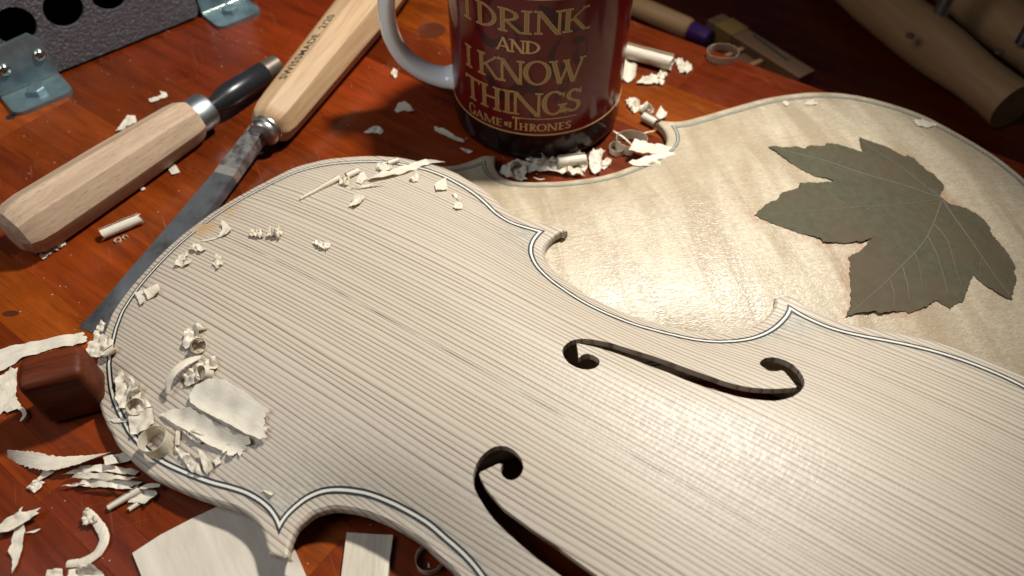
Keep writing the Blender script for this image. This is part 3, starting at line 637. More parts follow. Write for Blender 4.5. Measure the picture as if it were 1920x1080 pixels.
def glyph(P, ch, x0, x1, y0, y1, st, th, g, off):
    """st = stem width, th = thin stroke, g = grow(+)/shrink(-) of every stroke"""
    w = x1 - x0; h = y1 - y0
    def stem(xc, ya=y0, yb=y1, serif=True, ww=None, top=True, bot=True):
        ww = ww or st; P.quad((xc - ww / 2 - g, ya - g), (xc - ww / 2 - g, yb + g), (xc + ww / 2 + g, yb + g), (xc + ww / 2 + g, ya - g), off)
        if serif and th + 2 * g > 0.05:
            for yy, on in ((ya, bot), (yb - th, top)):
                if on: P.quad((xc - ww / 2 - st * .55 - g, yy - g), (xc + ww / 2 + st * .55 + g, yy - g), (xc + ww / 2 + st * .55 + g, yy + th + g), (xc - ww / 2 - st * .55 - g, yy + th + g), off)
    def diag(xa, ya, xb, yb, ww):
        ww = ww + 2 * g
        if ww > .08: P.quad((xa - ww / 2, ya), (xb - ww / 2, yb), (xb + ww / 2, yb), (xa + ww / 2, ya), off, 6)
    def bar(xa, xb, y, t=None):
        t = (t or th) + 2 * g
        if t > .05: P.quad((xa - g, y - t / 2), (xb + g, y - t / 2), (xb + g, y + t / 2), (xa - g, y + t / 2), off, 6)
    def serif(xc, y, ww):
        if th + 2 * g > .05: P.quad((xc - ww - g, y - g), (xc + ww + g, y - g), (xc + ww + g, y + th + g), (xc - ww - g, y + th + g), off)
    if ch == 'I': stem((x0 + x1) / 2)
    elif ch == 'D':
        stem(x0 + st); P.arc(x0 + st, (y0 + y1) / 2, w - st + g, h / 2 + g, -90, 90, st + 2 * g, th + 2 * g, off)
    elif ch == 'R':
        stem(x0 + st); P.arc(x0 + st * 1.1, y1 - h * .27, w * .62 + g, h * .27 + g, -90, 90, st * .95 + 2 * g, th + 2 * g, off); diag(x0 + st * 1.9, y0 + h * .47, x1 - st * .4, y0, st); serif(x1 - st * .1, y0, st * .55)
    elif ch == 'N':
        stem(x0 + st * .6, ww=th * 1.3, top=False); diag(x0 + st * .5, y1, x1 - st * .55, y0 - h * .03, st * 1.15); stem(x1 - st * .5, ww=th * 1.3, bot=False); serif(x0 + st * .2, y1 - th, st * .6)
    elif ch == 'K':
        stem(x0 + st); diag(x0 + st * 1.3, y0 + h * .45, x1 - st * .6, y1, th * 1.5); diag(x0 + st * 2.2, y0 + h * .58, x1 - st * .5, y0, st); serif(x1 - st * .6, y1 - th, st * .7); serif(x1 - st * .2, y0, st * .7)
    elif ch == 'A':
        diag(x0 + st * .6, y0, (x0 + x1) / 2, y1 + h * .04, th * 1.3); diag((x0 + x1) / 2 - st * .1, y1 + h * .04, x1 - st * .7, y0, st); bar(x0 + w * .25, x1 - w * .3, y0 + h * .34); serif(x0 + st * .6, y0, st * .6); serif(x1 - st * .7, y0, st * .8)
    elif ch == 'O': P.arc((x0 + x1) / 2, (y0 + y1) / 2, w / 2 + g, h / 2 + g, 0, 360, st + 2 * g, th + 2 * g, off, 48)
    elif ch == 'W':
        for k, (xa, xb, ww) in enumerate(((.10, .30, st), (.30, .50, th * 1.3), (.44, .68, st), (.68, .93, th * 1.3))):
            if k % 2 == 0: diag(x0 + w * xa, y1, x0 + w * xb, y0, ww)
            else: diag(x0 + w * xa, y0, x0 + w * xb, y1 if k == 3 else y0 + h * .8, ww)
        serif(x0 + w * .1, y1 - th, st * .9); serif(x0 + w * .45, y1 - th, st * .7); serif(x1 - w * .07, y1 - th, st * .7)
    elif ch == 'T':
        stem((x0 + x1) / 2, top=False); bar(x0, x1, y1 - th / 2, th * 1.2); 
        for xx in (x0 + th * .5, x1 - th * .5): P.quad((xx - th * .5 - g, y1 - h * .18), (xx + th * .5 + g, y1 - h * .18), (xx + th * .5 + g, y1), (xx - th * .5 - g, y1), off)
    elif ch == 'H': stem(x0 + st); stem(x1 - st); bar(x0 + st, x1 - st, y0 + h * .52)
    elif ch == 'G':
        P.arc((x0 + x1) / 2, (y0 + y1) / 2, w / 2 + g, h / 2 + g, 42, 325, st + 2 * g, th + 2 * g, off, 40); stem(x1 - st * .75, y0 + h * .08, y0 + h * .44, bot=False); P.quad((x1 - st * .75 - g, y1 - h * .28), (x1 - st * .4, y1 - h * .28), (x1 - st * .4, y1 - h * .04), (x1 - st * .8 - g, y1 - h * .14), off)
    elif ch == 'S':
        P.arc((x0 + x1) / 2, y1 - h * .255, w * .43 + g, h * .255 + g, 25, 270, st * .9 + 2 * g, th * 1.25 + 2 * g, off, 26); P.arc((x0 + x1) / 2, y0 + h * .265, w * .47 + g, h * .265 + g, -155, 92, st * .95 + 2 * g, th * 1.25 + 2 * g, off, 26)
        P.quad((x1 - w * .17 - g, y1 - h * .24), (x1 - w * .06 + g, y1 - h * .24), (x1 - w * .06 + g, y1), (x1 - w * .12 - g, y1), off); P.quad((x0 + w * .02 - g, y0), (x0 + w * .08 + g, y0), (x0 + w * .14 + g, y0 + h * .24), (x0 + w * .02 - g, y0 + h * .24), off)
    elif ch == 'M':
        stem(x0 + st * .6, ww=th * 1.2); diag(x0 + st * .7, y1, (x0 + x1) / 2, y0, st); diag((x0 + x1) / 2, y0, x1 - st, y1, th * 1.2); stem(x1 - st * .8)
    elif ch == 'E':
        stem(x0 + st); bar(x0 + st, x1, y1 - th / 2); bar(x0 + st, x1 - w * .12, y0 + h * .52); bar(x0 + st, x1, y0 + th / 2)
    elif ch == 'F':
        stem(x0 + st); bar(x0 + st, x1, y1 - th / 2); bar(x0 + st, x1 - w * .1, y0 + h * .52)
big = [('I', -36.2, -33.0, 66.8, 77.4), ('D', -29.3, -19.2, 67.0, 77.4), ('R', -18.6, -8.0, 67.3, 77.7), ('I', -8.6, -4.4, 67.4, 77.8), ('N', -2.9, 7.6, 67.6, 78.0), ('K', 8.0, 18.8, 67.8, 78.2),
       ('I', -37.2, -33.4, 43.3, 54.2), ('K', -29.4, -18.2, 43.3, 54.5), ('N', -18.2, -7.8, 43.6, 54.9), ('O', -7.6, 4.2, 43.6, 55.6), ('W', 3.4, 19.0, 43.8, 55.4),
       ('T', -38.2, -28.8, 27.0, 39.0), ('H', -28.4, -17.6, 27.0, 39.2), ('I', -17.0, -12.4, 27.2, 39.4), ('N', -12.2, 0.4, 27.4, 39.6), ('G', 0.7, 11.4, 27.8, 40.4), ('S', 11.0, 18.8, 28.2, 40.2)]
mid = [('A', -19.8, -13.0, 58.4, 64.4), ('N', -13.2, -7.2, 58.5, 64.5), ('D', -7.2, -0.8, 58.6, 64.6)]
sml = [('G', -36.6, -32.2, 18.6, 24.6), ('A', -32.0, -27.2, 18.8, 22.8), ('M', -26.6, -21.0, 18.9, 22.9), ('E', -20.4, -17.4, 19.0, 23.0), ('O', -16.2, -14.4, 19.9, 22.3), ('F', -14.2, -12.6, 19.6, 22.6), ('T', -12.2, -9.0, 18.9, 25.8), ('H', -9.2, -5.2, 19.1, 23.1), ('R', -4.6, -1.4, 19.1, 23.1), ('O', -1.2, 3.3, 19.1, 23.2), ('N', 3.7, 7.9, 19.2, 23.2), ('E', 8.6, 11.4, 19.2, 23.2), ('S', 11.8, 14.6, 19.2, 23.3)]
def letters(rows_, st, th, two=True):
    for ch, x0, x1, y0, y1 in rows_:
        P = Pen(); glyph(P, ch, x0, x1, y0, y1, st, th, 0.0, 0.10); a = mesh('letter', P.V, P.F, 'gold_print', mug, smooth=0)
        if two:
            P = Pen(); glyph(P, ch, x0, x1, y0, y1, st, th, -0.30, 0.17); mesh('letter_fill', P.V, P.F, 'bronze_print', a, smooth=0)
letters(big, 2.0, 0.85); letters(mid, 1.25, 0.6, False); letters(sml, 0.75, 0.36, False)
P = Pen(); P.quad((-12.5, 25.6), (17.2, 25.6), (17.2, 26.0), (-12.5, 26.0), 0.1, 16); mesh('rule_line', P.V, P.F, 'gold_print', mug, smooth=0)
P = Pen()      # plain dark flourishes behind the words
def flourish(pts, w):
    L = spline(pts, 8); t = np.gradient(L, axis=0); n_ = np.c_[-t[:, 1], t[:, 0]]; n_ /= np.linalg.norm(n_, axis=1)[:, None]
    k = np.sin(np.linspace(0.15, math.pi - .05, len(L)))[:, None] * w
    P.strip([tuple(p) for p in L + n_ * k], [tuple(p) for p in L - n_ * k], 0.02)
for pts, w in (([(-20, 82), (-27, 74), (-22, 62), (-26, 50), (-20, 38)], 4.5), ([(-12, 72), (-6, 60), (-10, 48), (-2, 36), (-4, 26)], 5.5), ([(8, 66), (4, 58), (6, 48), (12, 44)], 1.4), ([(12, 64), (17, 62), (16, 54), (13, 58)], 2.6), ([(-26, 44), (-16, 36), (-6, 42), (4, 36)], 3.0), ([(-2, 80), (4, 76), (8, 70), (16, 68)], 2.2), ([(-30, 66), (-22, 60), (-14, 66)], 2.0), ([(6, 34), (11, 46), (8, 54)], 2.0)): flourish(pts, w)
mesh('emblem', P.V, P.F, 'emblem_print', mug, smooth=0)

# ================================================================== TOOLS
def axis_thing(name, a, b, label, cat, group=None):
    a = Vector(a); b = Vector(b); return thing(name, frame(a, (b - a)), label, cat, group), (b - a).length
# carving knife with beech handle, lying on the table
b0_ = gp((38, 432), 11.6); f0_ = gp((362, 222), 10.6)
knife, L = axis_thing('gouge', b0_, f0_, 'gouge with pale octagonal beech handle and black steel neck, lying by the bracketed metal panel', 'gouge')
V, Fc = lathe_x([(-4.5, 3), (-4, 7), (-2, 10), (2, 11.6), (8, 12.1), (L * .5, 11.6), (L - 8, 10.4), (L - 3, 9.9), (L - .5, 8.8), (L, 7)], 64, True); mesh('handle', V, Fc, 'beech', knife, smooth=24)
V, Fc = lathe_x([(L - 2, 8.3), (L - 1, 8.6), (L + 8, 8.5), (L + 9, 8.0), (L + 9.4, 5)], 40); mesh('ferrule', V, Fc, 'ferrule_steel', knife)
V, Fc = lathe_x([(L + 8, 3.6), (L + 14, 4.0), (L + 19, 5.6), (L + 24, 6.1), (L + 46, 5.6), (L + 46.5, 5)], 28); mesh('neck', V, Fc, 'black_steel', knife, smooth=60)
V, Fc = lathe_x([(L + 46.2, 5.2), (L + 55, 4.9), (L + 55.6, 4.0)], 28); mesh('tip', V, Fc, 'brown_steel', knife)
# flat chisel with the stamped handle
h0 = gp((503, 240), 11.0); h1 = gp((668, 38), 14.0); hd = Vector(h1 - h0).normalized(); h1 = Vector(h0) + hd * 175
ch, L = axis_thing('chisel', h0, h1, 'flat carving chisel with stamped ash handle, its blade running under the spruce plate', 'chisel')
V, Fc = lathe_x([(-1, 6.5), (0, 8.0), (2, 9.4), (6, 10.3), (14, 10.8), (60, 12.4), (100, 13.9), (135, 13.6), (160, 12.0), (170, 9), (173, 5)], 64, True, off=math.pi / 8 + .10); mesh('handle', V, Fc, 'ash', ch, smooth=24)
V, Fc = lathe_x([(-6, 4.5), (-5.6, 6.0), (-4.4, 6.9), (-3.0, 7.0), (-2, 6.3), (-1.2, 7.3), (0.4, 7.6), (1, 6)], 40); mesh('bolster', V, Fc, 'steel', ch)
MI = ch.matrix_world.inverted()
def toch(p): return tuple((MI @ (Vector([float(c) for c in p]) * MM)) / MM)
dirb = np.array([-0.335, -0.942]); perp = np.array([0.942, -0.335]); st_ = gp((488, 243), 9.6)[:2]
def bl(s, w, zc, t):  # blade section at s mm from the bolster
    c = st_ + dirb * s; return [toch((c[0] - perp[0] * w / 2, c[1] - perp[1] * w / 2, zc + t * .15)), toch((c[0] - perp[0] * w * .42, c[1] - perp[1] * w * .42, zc + t)), toch((c[0] + perp[0] * w * .42, c[1] + perp[1] * w * .42, zc + t)), toch((c[0] + perp[0] * w / 2, c[1] + perp[1] * w / 2, zc + t * .15)), toch((c[0] + perp[0] * w / 2, c[1] + perp[1] * w / 2, zc)), toch((c[0] - perp[0] * w / 2, c[1] - perp[1] * w / 2, zc))]
V, Fc = loft([bl(-3, 8.4, 6.4, 6.2), bl(3, 9.2, 6.3, 6.0), bl(20, 10.8, 5.2, 4.6), bl(27, 11.4, 4.8, 4.0)]); mesh('shank', V, Fc, 'patina', ch, smooth=30)
V, Fc = loft([bl(27, 11.5, 4.75, 4.1), bl(31.5, 11.9, 4.5, 3.7)]); mesh('filed_band', V, Fc, 'filed', ch, smooth=30)
V, Fc = loft([bl(31.5, 11.8, 4.5, 3.6), bl(60, 14.4, 2.9, 3.0), bl(95, 17.5, 1.0, 2.4), bl(112, 19.0, 0.25, 1.8), bl(120, 19.8, 0.05, .25)]); mesh('blade', V, Fc, 'blade', ch, smooth=30)
# stamped words on the handle's upper left facet
tcv = bpy.data.curves.new('stamp', 'FONT'); tcv.body = 'SWISSMADE  2/20'; tcv.size = 1.0; tcv.offset = 0.018; tcv.space_character = 1.12; tob = bpy.data.objects.new('stamp', tcv); COL.objects.link(tob)
dg = bpy.context.evaluated_depsgraph_get(); tm = bpy.data.meshes.new_from_object(tob.evaluated_get(dg)); bpy.data.objects.remove(tob)
tv = np.array([v.co[:] for v in tm.vertices]); tf = [tuple(p.vertices) for p in tm.polygons]; mn, mx = tv.min(0), tv.max(0)
tang = math.radians(73.2)      # facet direction around the handle
chv = []
for v in tv:
    s = 23 + (v[0] - mn[0]) / (mx[0] - mn[0]) * 54; u = -((v[1] - mn[1]) / (mx[1] - mn[1]) - .5) * 4.8 + 0.6
    r = 10.75 + (s - 14) * 0.0348 + 0.16
    chv.append((s, r * math.cos(tang) - u * math.sin(tang) * -1 * -1, r * math.sin(tang) + u * math.cos(tang)))
STAMP = (chv, tf)

# ================================================================== METAL PANEL WITH BRACKETS
pa = np.array([-261.8, 321.7]); pu = np.array([0.730, 0.683])
panel = thing('metal_panel', frame((pa[0], pa[1], 0), (pu[0], pu[1], 0)), 'grey hammered-paint metal panel with round holes, standing on two zinc brackets', 'metal panel')
out = np.array([(-90, 2.0), (111.5, 2.0), (111.5, 75), (-90, 75)], float); ol = resample(np.vstack([out, out[:1]]), 6)[:-1]
hl = [np.array([(c + 9.7 * math.cos(a), 31.6 + 9.7 * math.sin(a)) for a in np.linspace(0, 2 * math.pi, 40, endpoint=False)]) for c in (-50.4, -26.4, -2.4, 21.6, 45.6, 69.6, 93.6)]
V2, T = triangulate(ol, hl, 5.0); n = len(V2)
V = [(x, 0.0, z) for x, z in V2] + [(x, 2.0, z) for x, z in V2]; Fc = [tuple(t) for t in T] + [(a + n, c + n, b + n) for a, b, c in T]
for lp_ in [ol] + hl:
    b = len(V); q = len(lp_); V += [(x, 0.0, z) for x, z in lp_] + [(x, 2.0, z) for x, z in lp_]; s = 1 if lp_ is ol else 1
    for k in range(q): f = (b + k, b + q + k, b + q + (k + 1) % q, b + (k + 1) % q); Fc.append(f)
mesh('face_plate', V, Fc, 'hammered', panel, smooth=30)
V, Fc = box(-90, 111, 40, 42, 2, 75); mesh('rear_plate', V, Fc, 'dark_void', panel, smooth=0)
V, Fc = box(-90, 111, 2.1, 39.9, 73, 75); mesh('lid', V, Fc, 'hammered', panel, smooth=0)
V, Fc = box(109.4, 111.4, 2.1, 39.9, 2, 72.9); mesh('side_plate', V, Fc, 'hammered', panel, smooth=0)
def bracket(s0, s1, yv, ztop, screws, bolt):
    r = 5.0; fl = [(s0, yv - .2), (s0, yv - 17)] + [(s0 + r - r * math.cos(a), yv - 17 - r * math.sin(a)) for a in np.linspace(0, math.pi / 2, 7)][1:] + [(s1 - r + r * math.sin(a), yv - 17 - r * math.cos(a)) for a in np.linspace(0, math.pi / 2, 7)] + [(s1, yv - .2)]
    V, Fc = loft([[(x, y, z) for x, y in fl] for z in (0.0, 2.2)]); br = mesh('bracket', V, Fc, 'zinc', panel, smooth=30)
    up = [(s0, 2.2), (s1, 2.2), (s1, ztop - 5), (s1 - 4, ztop), (s0, ztop - 2)]
    V, Fc = loft([[(x, y, z) for x, z in up] for y in (yv, yv - 2.0)]); mesh('upright', V, Fc, 'zinc', br, smooth=30)
    V, Fc = tube([(s0 + .3, yv - 2.1, 2.5), (s1 - .3, yv - 2.1, 2.5)], .55, 8); mesh('bend_line', V, Fc, 'screw_zinc', br, smooth=60)
    for sx, sz in screws:
        S = [[(sx + rr * math.cos(a), yv - 2.0 - d, sz + rr * math.sin(a)) for a in np.linspace(0, 2 * math.pi, 20, endpoint=False)] for rr, d in ((3.1, 0), (3.0, .8), (2.3, 1.7), (1.2, 2.1), (.2, 2.2))]
        V, Fc = loft(S); sc = mesh('screw', V, Fc, 'screw_zinc', br, smooth=60)
        for ang in (.5, .5 + math.pi / 2):
            c, s_ = math.cos(ang), math.sin(ang); V = [(sx + u * c - v * s_, yv - 2.0 - d, sz + u * s_ + v * c) for d in (1.6, 2.32) for u, v in ((-1.6, -.25), (1.6, -.25), (1.6, .25), (-1.6, .25))]
            mesh('cross_slot', V, [(0, 1, 2, 3), (4, 7, 6, 5), (0, 4, 5, 1), (1, 5, 6, 2), (2, 6, 7, 3), (3, 7, 4, 0)], 'dark_void', sc, smooth=0)
    bx, by = bolt
    V, Fc = loft([[(bx + rr * math.cos(a), by + rr * math.sin(a), z) for a in np.linspace(.35, .35 + 2 * math.pi, 6, endpoint=False)] for rr, z in ((4.4, 2.2), (4.4, 5.2), (4.0, 5.7))]); mesh('hex_bolt', V, Fc, 'zinc', br, smooth=20)
bracket(-1.5, 28.5, -0.1, 27, [(24.5, 15.2), (6.6, 14.6)], (14, -11.5))
bracket(112.6, 140.5, 1.5, 40, [(120, 25)], (126, -9.5))

# ================================================================== BLOCK, SCRAPS
bevbox('wooden_block', (-10.5, 10.5, -7.2, 7.2, 0, 25), 3.4, 5, 'bloodwood', None, frame((-155.0, 140.2, 0), (math.cos(.33), math.sin(.33), 0)))
tag(bpy.data.objects['wooden_block'], 'small dark red-brown hardwood block with rounded edges beside the spruce plate', 'block')
def slab(name, px, zt, mat, label, cat, ax):
    pts = [gp(q, zt) for q in px]; c = np.mean(pts, 0); M = frame((c[0], c[1], 0), ax); I = M.inverted()
    P = [tuple((I @ (Vector((float(p[0]), float(p[1]), 0)) * MM)) / MM) for p in pts]
    if area(np.array(P)[:, :2]) < 0: P = P[::-1]
    V, Fc = loft([[(p[0], p[1], z) for p in P] for z in (0.02, zt)]); o = mesh(name, V, Fc, mat, None, M, smooth=30); tag(o, label, cat); return o
slab('veneer_offcut', [(248, 1037), (300, 1003), (360, 972), (432, 938), (520, 955), (600, 1140), (330, 1240)], 1.2, 'sheet_maple', 'flat pale maple offcut partly under the corner of the spruce plate', 'wood offcut', (0.55, -0.83, 0))
slab('spruce_strip', [(650, 998), (694, 1001), (737, 1003), (731, 1045), (722, 1130), (634, 1130), (641, 1070)], 2.0, 'strip_spruce', 'narrow pale spruce strip lying under the waist of the spruce plate', 'wood strip', (0.03, -1, 0))

# ================================================================== THINGS ON THE LOWER BENCH
def ax2(q0, q1, z): return gp(q0, z), gp(q1, z)
a, b = ax2((1150, -8), (1322, 68), ZL + 7.2); d, L = axis_thing('brush_handle', a, b, 'round grey-brown wooden handle with a purple collar, below the table edge', 'tool handle')
V, Fc = lathe_x([(-60, 6.9), (L - 14, 7.1), (L - 12, 6.4), (L - 11, 5.5)], 32); mesh('shaft', V, Fc, 'dark_beech', d)
V, Fc = lathe_x([(L - 12, 5.4), (L - 11, 5.9), (L + 3, 5.6), (L + 4, 4.5)], 32); mesh('collar', V, Fc, 'purple', d)
a, b = ax2((1352, 62), (1506, 160), ZL + 6); d, L = axis_thing('wooden_lath', a, b, 'square brown wooden lath bound with yellow cord, lying below the table edge', 'lath')
V, Fc = box(-8, L, -7, 7, -6, 8); mesh('bar', V, Fc, 'lath', d, smooth=0)
for i in range(7): V, Fc = loft([[(1 + i * 2.1 + t, s * 7.7, z) for s, z in ((-1, -6.4), (1, -6.4), (1, 8.6), (-1, 8.6))] for t in (-.95, 0, .95)]); mesh('cord_turn', V, Fc, 'yellow_cord', d, smooth=60)
for x0, l in ((24, 20), (40, 22)): V, Fc = box(x0, x0 + 3, -7 - l, -7.1, 0, 5); mesh('peg', V, Fc, 'dark_beech', d, smooth=0)
V, Fc = box(27.1, 39.9, -26, -7.1, -5.9, 2); mesh('spacer', V, Fc, 'lath', d, smooth=0)
V, Fc = box(43.1, 70, -21, -7.1, -5.9, -1); mesh('shelf', V, Fc, 'dark_beech', d, smooth=0)
V, Fc = tube([(22, 4.5, 8.6), (54, 1.5, 8.6)], .9, 8); mesh('pin', V, Fc, 'steel', d)
def jaw(q0, q1, z, prof, label, rodq, lean):
    a, b = ax2(q0, q1, z); d, L = axis_thing('clamp_jaw', a, b, label, 'clamp jaw', 'wooden clamp jaws on the lower bench')
    V, Fc = lathe_x([(x * L, r) for x, r in prof], 40); mesh('body', V, Fc, 'dark_beech', d, smooth=50)
    I = d.matrix_world.inverted(); p = gp(rodq, z + 13); p2 = Vector(p) + Vector(lean)
    V, Fc = tube([tuple((I @ (Vector(p) * MM)) / MM - Vector((0, 0, 6))), tuple((I @ (p2 * MM)) / MM)], 4.1, 24); mesh('screw_rod', V, Fc, 'steel', d)
    V, Fc = tube([tuple((I @ (Vector(gp((rodq[0] - 50, rodq[1] + 30), z + 14)) * MM)) / MM - Vector((0, 0, 1))), tuple((I @ (Vector(gp((rodq[0] - 50, rodq[1] + 30), z + 14)) * MM)) / MM + Vector((0, 0, .4)))], 2.6, 20); mesh('plug', V, Fc, 'lath', d)
jaw((1600, -30), (1900, 200), ZL + 17, [(-.25, 12), (-.05, 14), (.15, 16.3), (.45, 16.8), (.62, 16), (.80, 13.6), (.92, 13.6), (1.0, 14.4), (1.0, 13.5)], 'turned brown wooden clamp jaw with a waist, behind the maple plate', (1757, 36), (6, 10, 60))
jaw((1760, -60), (2010, 150), ZL + 17, [(-.2, 13), (.1, 16), (.5, 16.8), (.8, 14), (1.0, 14.5), (1.0, 13.5)], 'brown wooden clamp jaw lying against the grey film', (1925, 66), (8, 12, 60))

# ================================================================== SHAVINGS
class Surf:
    def __init__(s, kind): s.k = kind
    def at(s, q, lift=0.0):
        if s.k == 'top': l, h = pl_hit(TOPP, q, lift); return pl_world(TOPP, l[0], l[1], h + lift + 0.10)
        if s.k == 'back': l, h = pl_hit(BACK, q, lift); return pl_world(BACK, l[0], l[1], h + lift + 0.10)
        return gp(q, 0.06 + lift + s.z0)
    z0 = 0.0
TOP_, BACK_, TAB = Surf('top'), Surf('back'), Surf('table')
GROUPS = {'top': 'shavings on the spruce plate', 'back': 'shavings on the maple plate', 'table': 'shavings on the table'}
def finish(name, V, Fc, label, surf, smooth=60):
    V = np.array(V, float); c = V.mean(0); c[2] = V[:, 2].min(); W = (V - c)[:, :2]; ev, evec = np.linalg.eigh(W.T @ W); d = evec[:, 1]; Q = V - c
    Q = np.c_[Q[:, 0] * d[0] + Q[:, 1] * d[1], -Q[:, 0] * d[1] + Q[:, 1] * d[0], Q[:, 2]]; o = mesh(name, Q, Fc, 'shaving', None, frame(c, (d[0], d[1], 0)), smooth=smooth)
    return tag(o, label, 'shaving', GROUPS[surf.k])
def solid(grid_top, tri, thick=0.16):
    V = np.array(grid_top, float); T = np.array(tri); n = len(V)
    nrm = np.zeros_like(V); fn = np.cross(V[T[:, 1]] - V[T[:, 0]], V[T[:, 2]] - V[T[:, 0]])
    for k in range(3): np.add.at(nrm, T[:, k], fn)
    nrm /= np.maximum(np.linalg.norm(nrm, axis=1), 1e-9)[:, None]
    e = {}
    for t in T:
        for a, b in ((t[0], t[1]), (t[1], t[2]), (t[2], t[0])):
            if (b, a) in e: del e[(b, a)]
            else: e[(a, b)] = 1
    Fc = [tuple(t) for t in T] + [(t[0] + n, t[2] + n, t[1] + n) for t in T] + [(b, a, a + n, b + n) for a, b in e]
    return np.vstack([V, V - nrm * thick]), Fc
SEED = [0]
def sheet(px, surf, label, lift=0.3, curl=0.0, axis=0.0, crumple=0.6, cs=0.35, fray=0.12, name='wood_shaving', torn=()):
    """flat or crumpled shaving with the outline seen in the picture; curl bends it across `axis` (picture angle, degrees)"""
    SEED[0] += 1; sd = SEED[0] * 3.7
    base = np.array([surf.at(q, lift) for q in px]); o = base.mean(0)
    ex = np.array([1., 0, 0]); nrm = {'top': TOPP.ax[2], 'back': BACK.ax[2], 'table': np.array([0, 0, 1.])}[surf.k]
    ex -= nrm * (ex @ nrm); ex /= np.linalg.norm(ex); ey = np.cross(nrm, ex)
    P2 = np.c_[(base - o) @ ex, (base - o) @ ey]; hz = (base - o) @ nrm
    L = []
    for i in range(len(P2)):
        a, b = P2[i], P2[(i + 1) % len(P2)]; k = max(1, int(np.linalg.norm(b - a) / 0.8)); nn = np.array([-(b - a)[1], (b - a)[0]]) / max(np.linalg.norm(b - a), 1e-6)
        if i in torn: k = max(3, int(np.linalg.norm(b - a) / 0.55))
        for j in range(k): L.append(a + (b - a) * j / k + nn * (rng.uniform(-fray, fray) * (1 if j else .3) if i not in torn else rng.uniform(-1.1, 1.1)))
    L = np.array(L)
    if area(L) < 0: L = L[::-1]
    size = np.ptp(L, axis=0).max(); step = min(max(size / 16, .45), 1.4)
    V2, T = triangulate(L, [], step, margin=.35)
    # height of the support under each point (smooth blend of the traced points)
    w = 1 / (((V2[:, None] - P2[None]) ** 2).sum(2) + 2.0) ** 1.5; hb = (w * hz).sum(1) / w.sum(1)
    ca, sa = math.cos(math.radians(axis)), math.sin(math.radians(axis)); v = -V2[:, 0] * sa + V2[:, 1] * ca; half = max(np.abs(v).max(), 1e-3)
    z = hb + curl * (v / half) ** 2 + crumple * np.array([abs(noise.noise((p[0] * cs, p[1] * cs, sd))) * 2 + .15 * abs(noise.noise((p[0] * cs * 3, p[1] * cs * 3, sd + 9))) for p in V2])
    z -= (z - hb).min() * .9
    V3 = o + V2[:, :1] * ex + V2[:, 1:] * ey + z[:, None] * nrm
    V, Fc = solid(V3, T, 0.08); return finish(name, V, Fc, label, surf)
def ribbon(pts, surf, label, width=2.0, stand=0.0, name='wood_shaving', curl=0.0, fray=.12, taper=.5, thick=.09, twist=0.0):
    """pts = (px, py, lift mm): strip along a path; stand=1 puts it on edge"""
    SEED[0] += 1; sd = SEED[0] * 2.3
    P = spline([surf.at((x, y), l) for x, y, l in pts], 7); P = resample(P, .7); n = len(P); up = {'top': TOPP.ax[2], 'back': BACK.ax[2], 'table': np.array([0, 0, 1.])}[surf.k]
    V = []; m = 5
    for i in range(n):
        t = P[min(i + 1, n - 1)] - P[max(i - 1, 0)]; t /= max(np.linalg.norm(t), 1e-9); side = np.cross(t, up); side /= max(np.linalg.norm(side), 1e-6); u2 = np.cross(side, t)
        a = stand * math.pi / 2 + twist * (i / (n - 1) - .5); wv = side * math.cos(a) + up * math.sin(a) * (1 if stand else 1); nv = np.cross(t, wv)
        e = i / (n - 1); k = width * (taper + (1 - taper) * min(1, 4 * e, 4 * (1 - e)))
        for j in range(m):
            s = j / (m - 1) - (.5 if not stand else 0.0); jit = rng.uniform(-fray, fray) if j in (0, m - 1) else 0
            V.append(P[i] + wv * (s * k + jit) + nv * curl * (4 * (j / (m - 1) - .5) ** 2) + up * .12 * noise.noise((i * .3, j * .6, sd)))
    T = []
    for i in range(n - 1):
        for j in range(m - 1): a = i * m + j; T += [(a, a + 1, a + m), (a + 1, a + m + 1, a + m)]
    V, Fc = solid(V, T, thick); return finish(name, V, Fc, label, surf)
def roll(q0, q1, surf, r, label, turns=1.35, lift=0.0, cone=1.0, name='wood_shaving', ragged=.6):
    """shaving rolled into a little tube between two points of the picture"""
    SEED[0] += 1; sd = SEED[0]
    a = surf.at(q0, r + lift); b = surf.at(q1, r * cone + lift); ax_ = b - a; L = np.linalg.norm(ax_); ax_ = ax_ / L
    up = {'top': TOPP.ax[2], 'back': BACK.ax[2], 'table': np.array([0, 0, 1.])}[surf.k]; s = np.cross(ax_, up); s /= np.linalg.norm(s); u = np.cross(s, ax_)
    n = max(8, int(L / .7)); m = 34; V = []
    for i in range(n + 1):
        e = i / n
        for j in range(m):
            f = j / (m - 1); ang = 2.2 + f * turns * 2 * math.pi; rr = r * (1 + (cone - 1) * e) * (1 - .34 * f) * (1 + .07 * noise.noise((e * 4, f * 3, sd)))
            off = ragged * noise.noise((f * 9, 2.0 + 7 * (e > .5), sd)) * (1 if i in (0, n) else .3)
            V.append(a + ax_ * (L * e + off) + s * rr * math.cos(ang) + u * rr * math.sin(ang))
    T = []
    for i in range(n):
        for j in range(m - 1): k = i * m + j; T += [(k, k + 1, k + m), (k + 1, k + m + 1, k + m)]
    V, Fc = solid(V, T, .08); return finish(name, V, Fc, label, surf)
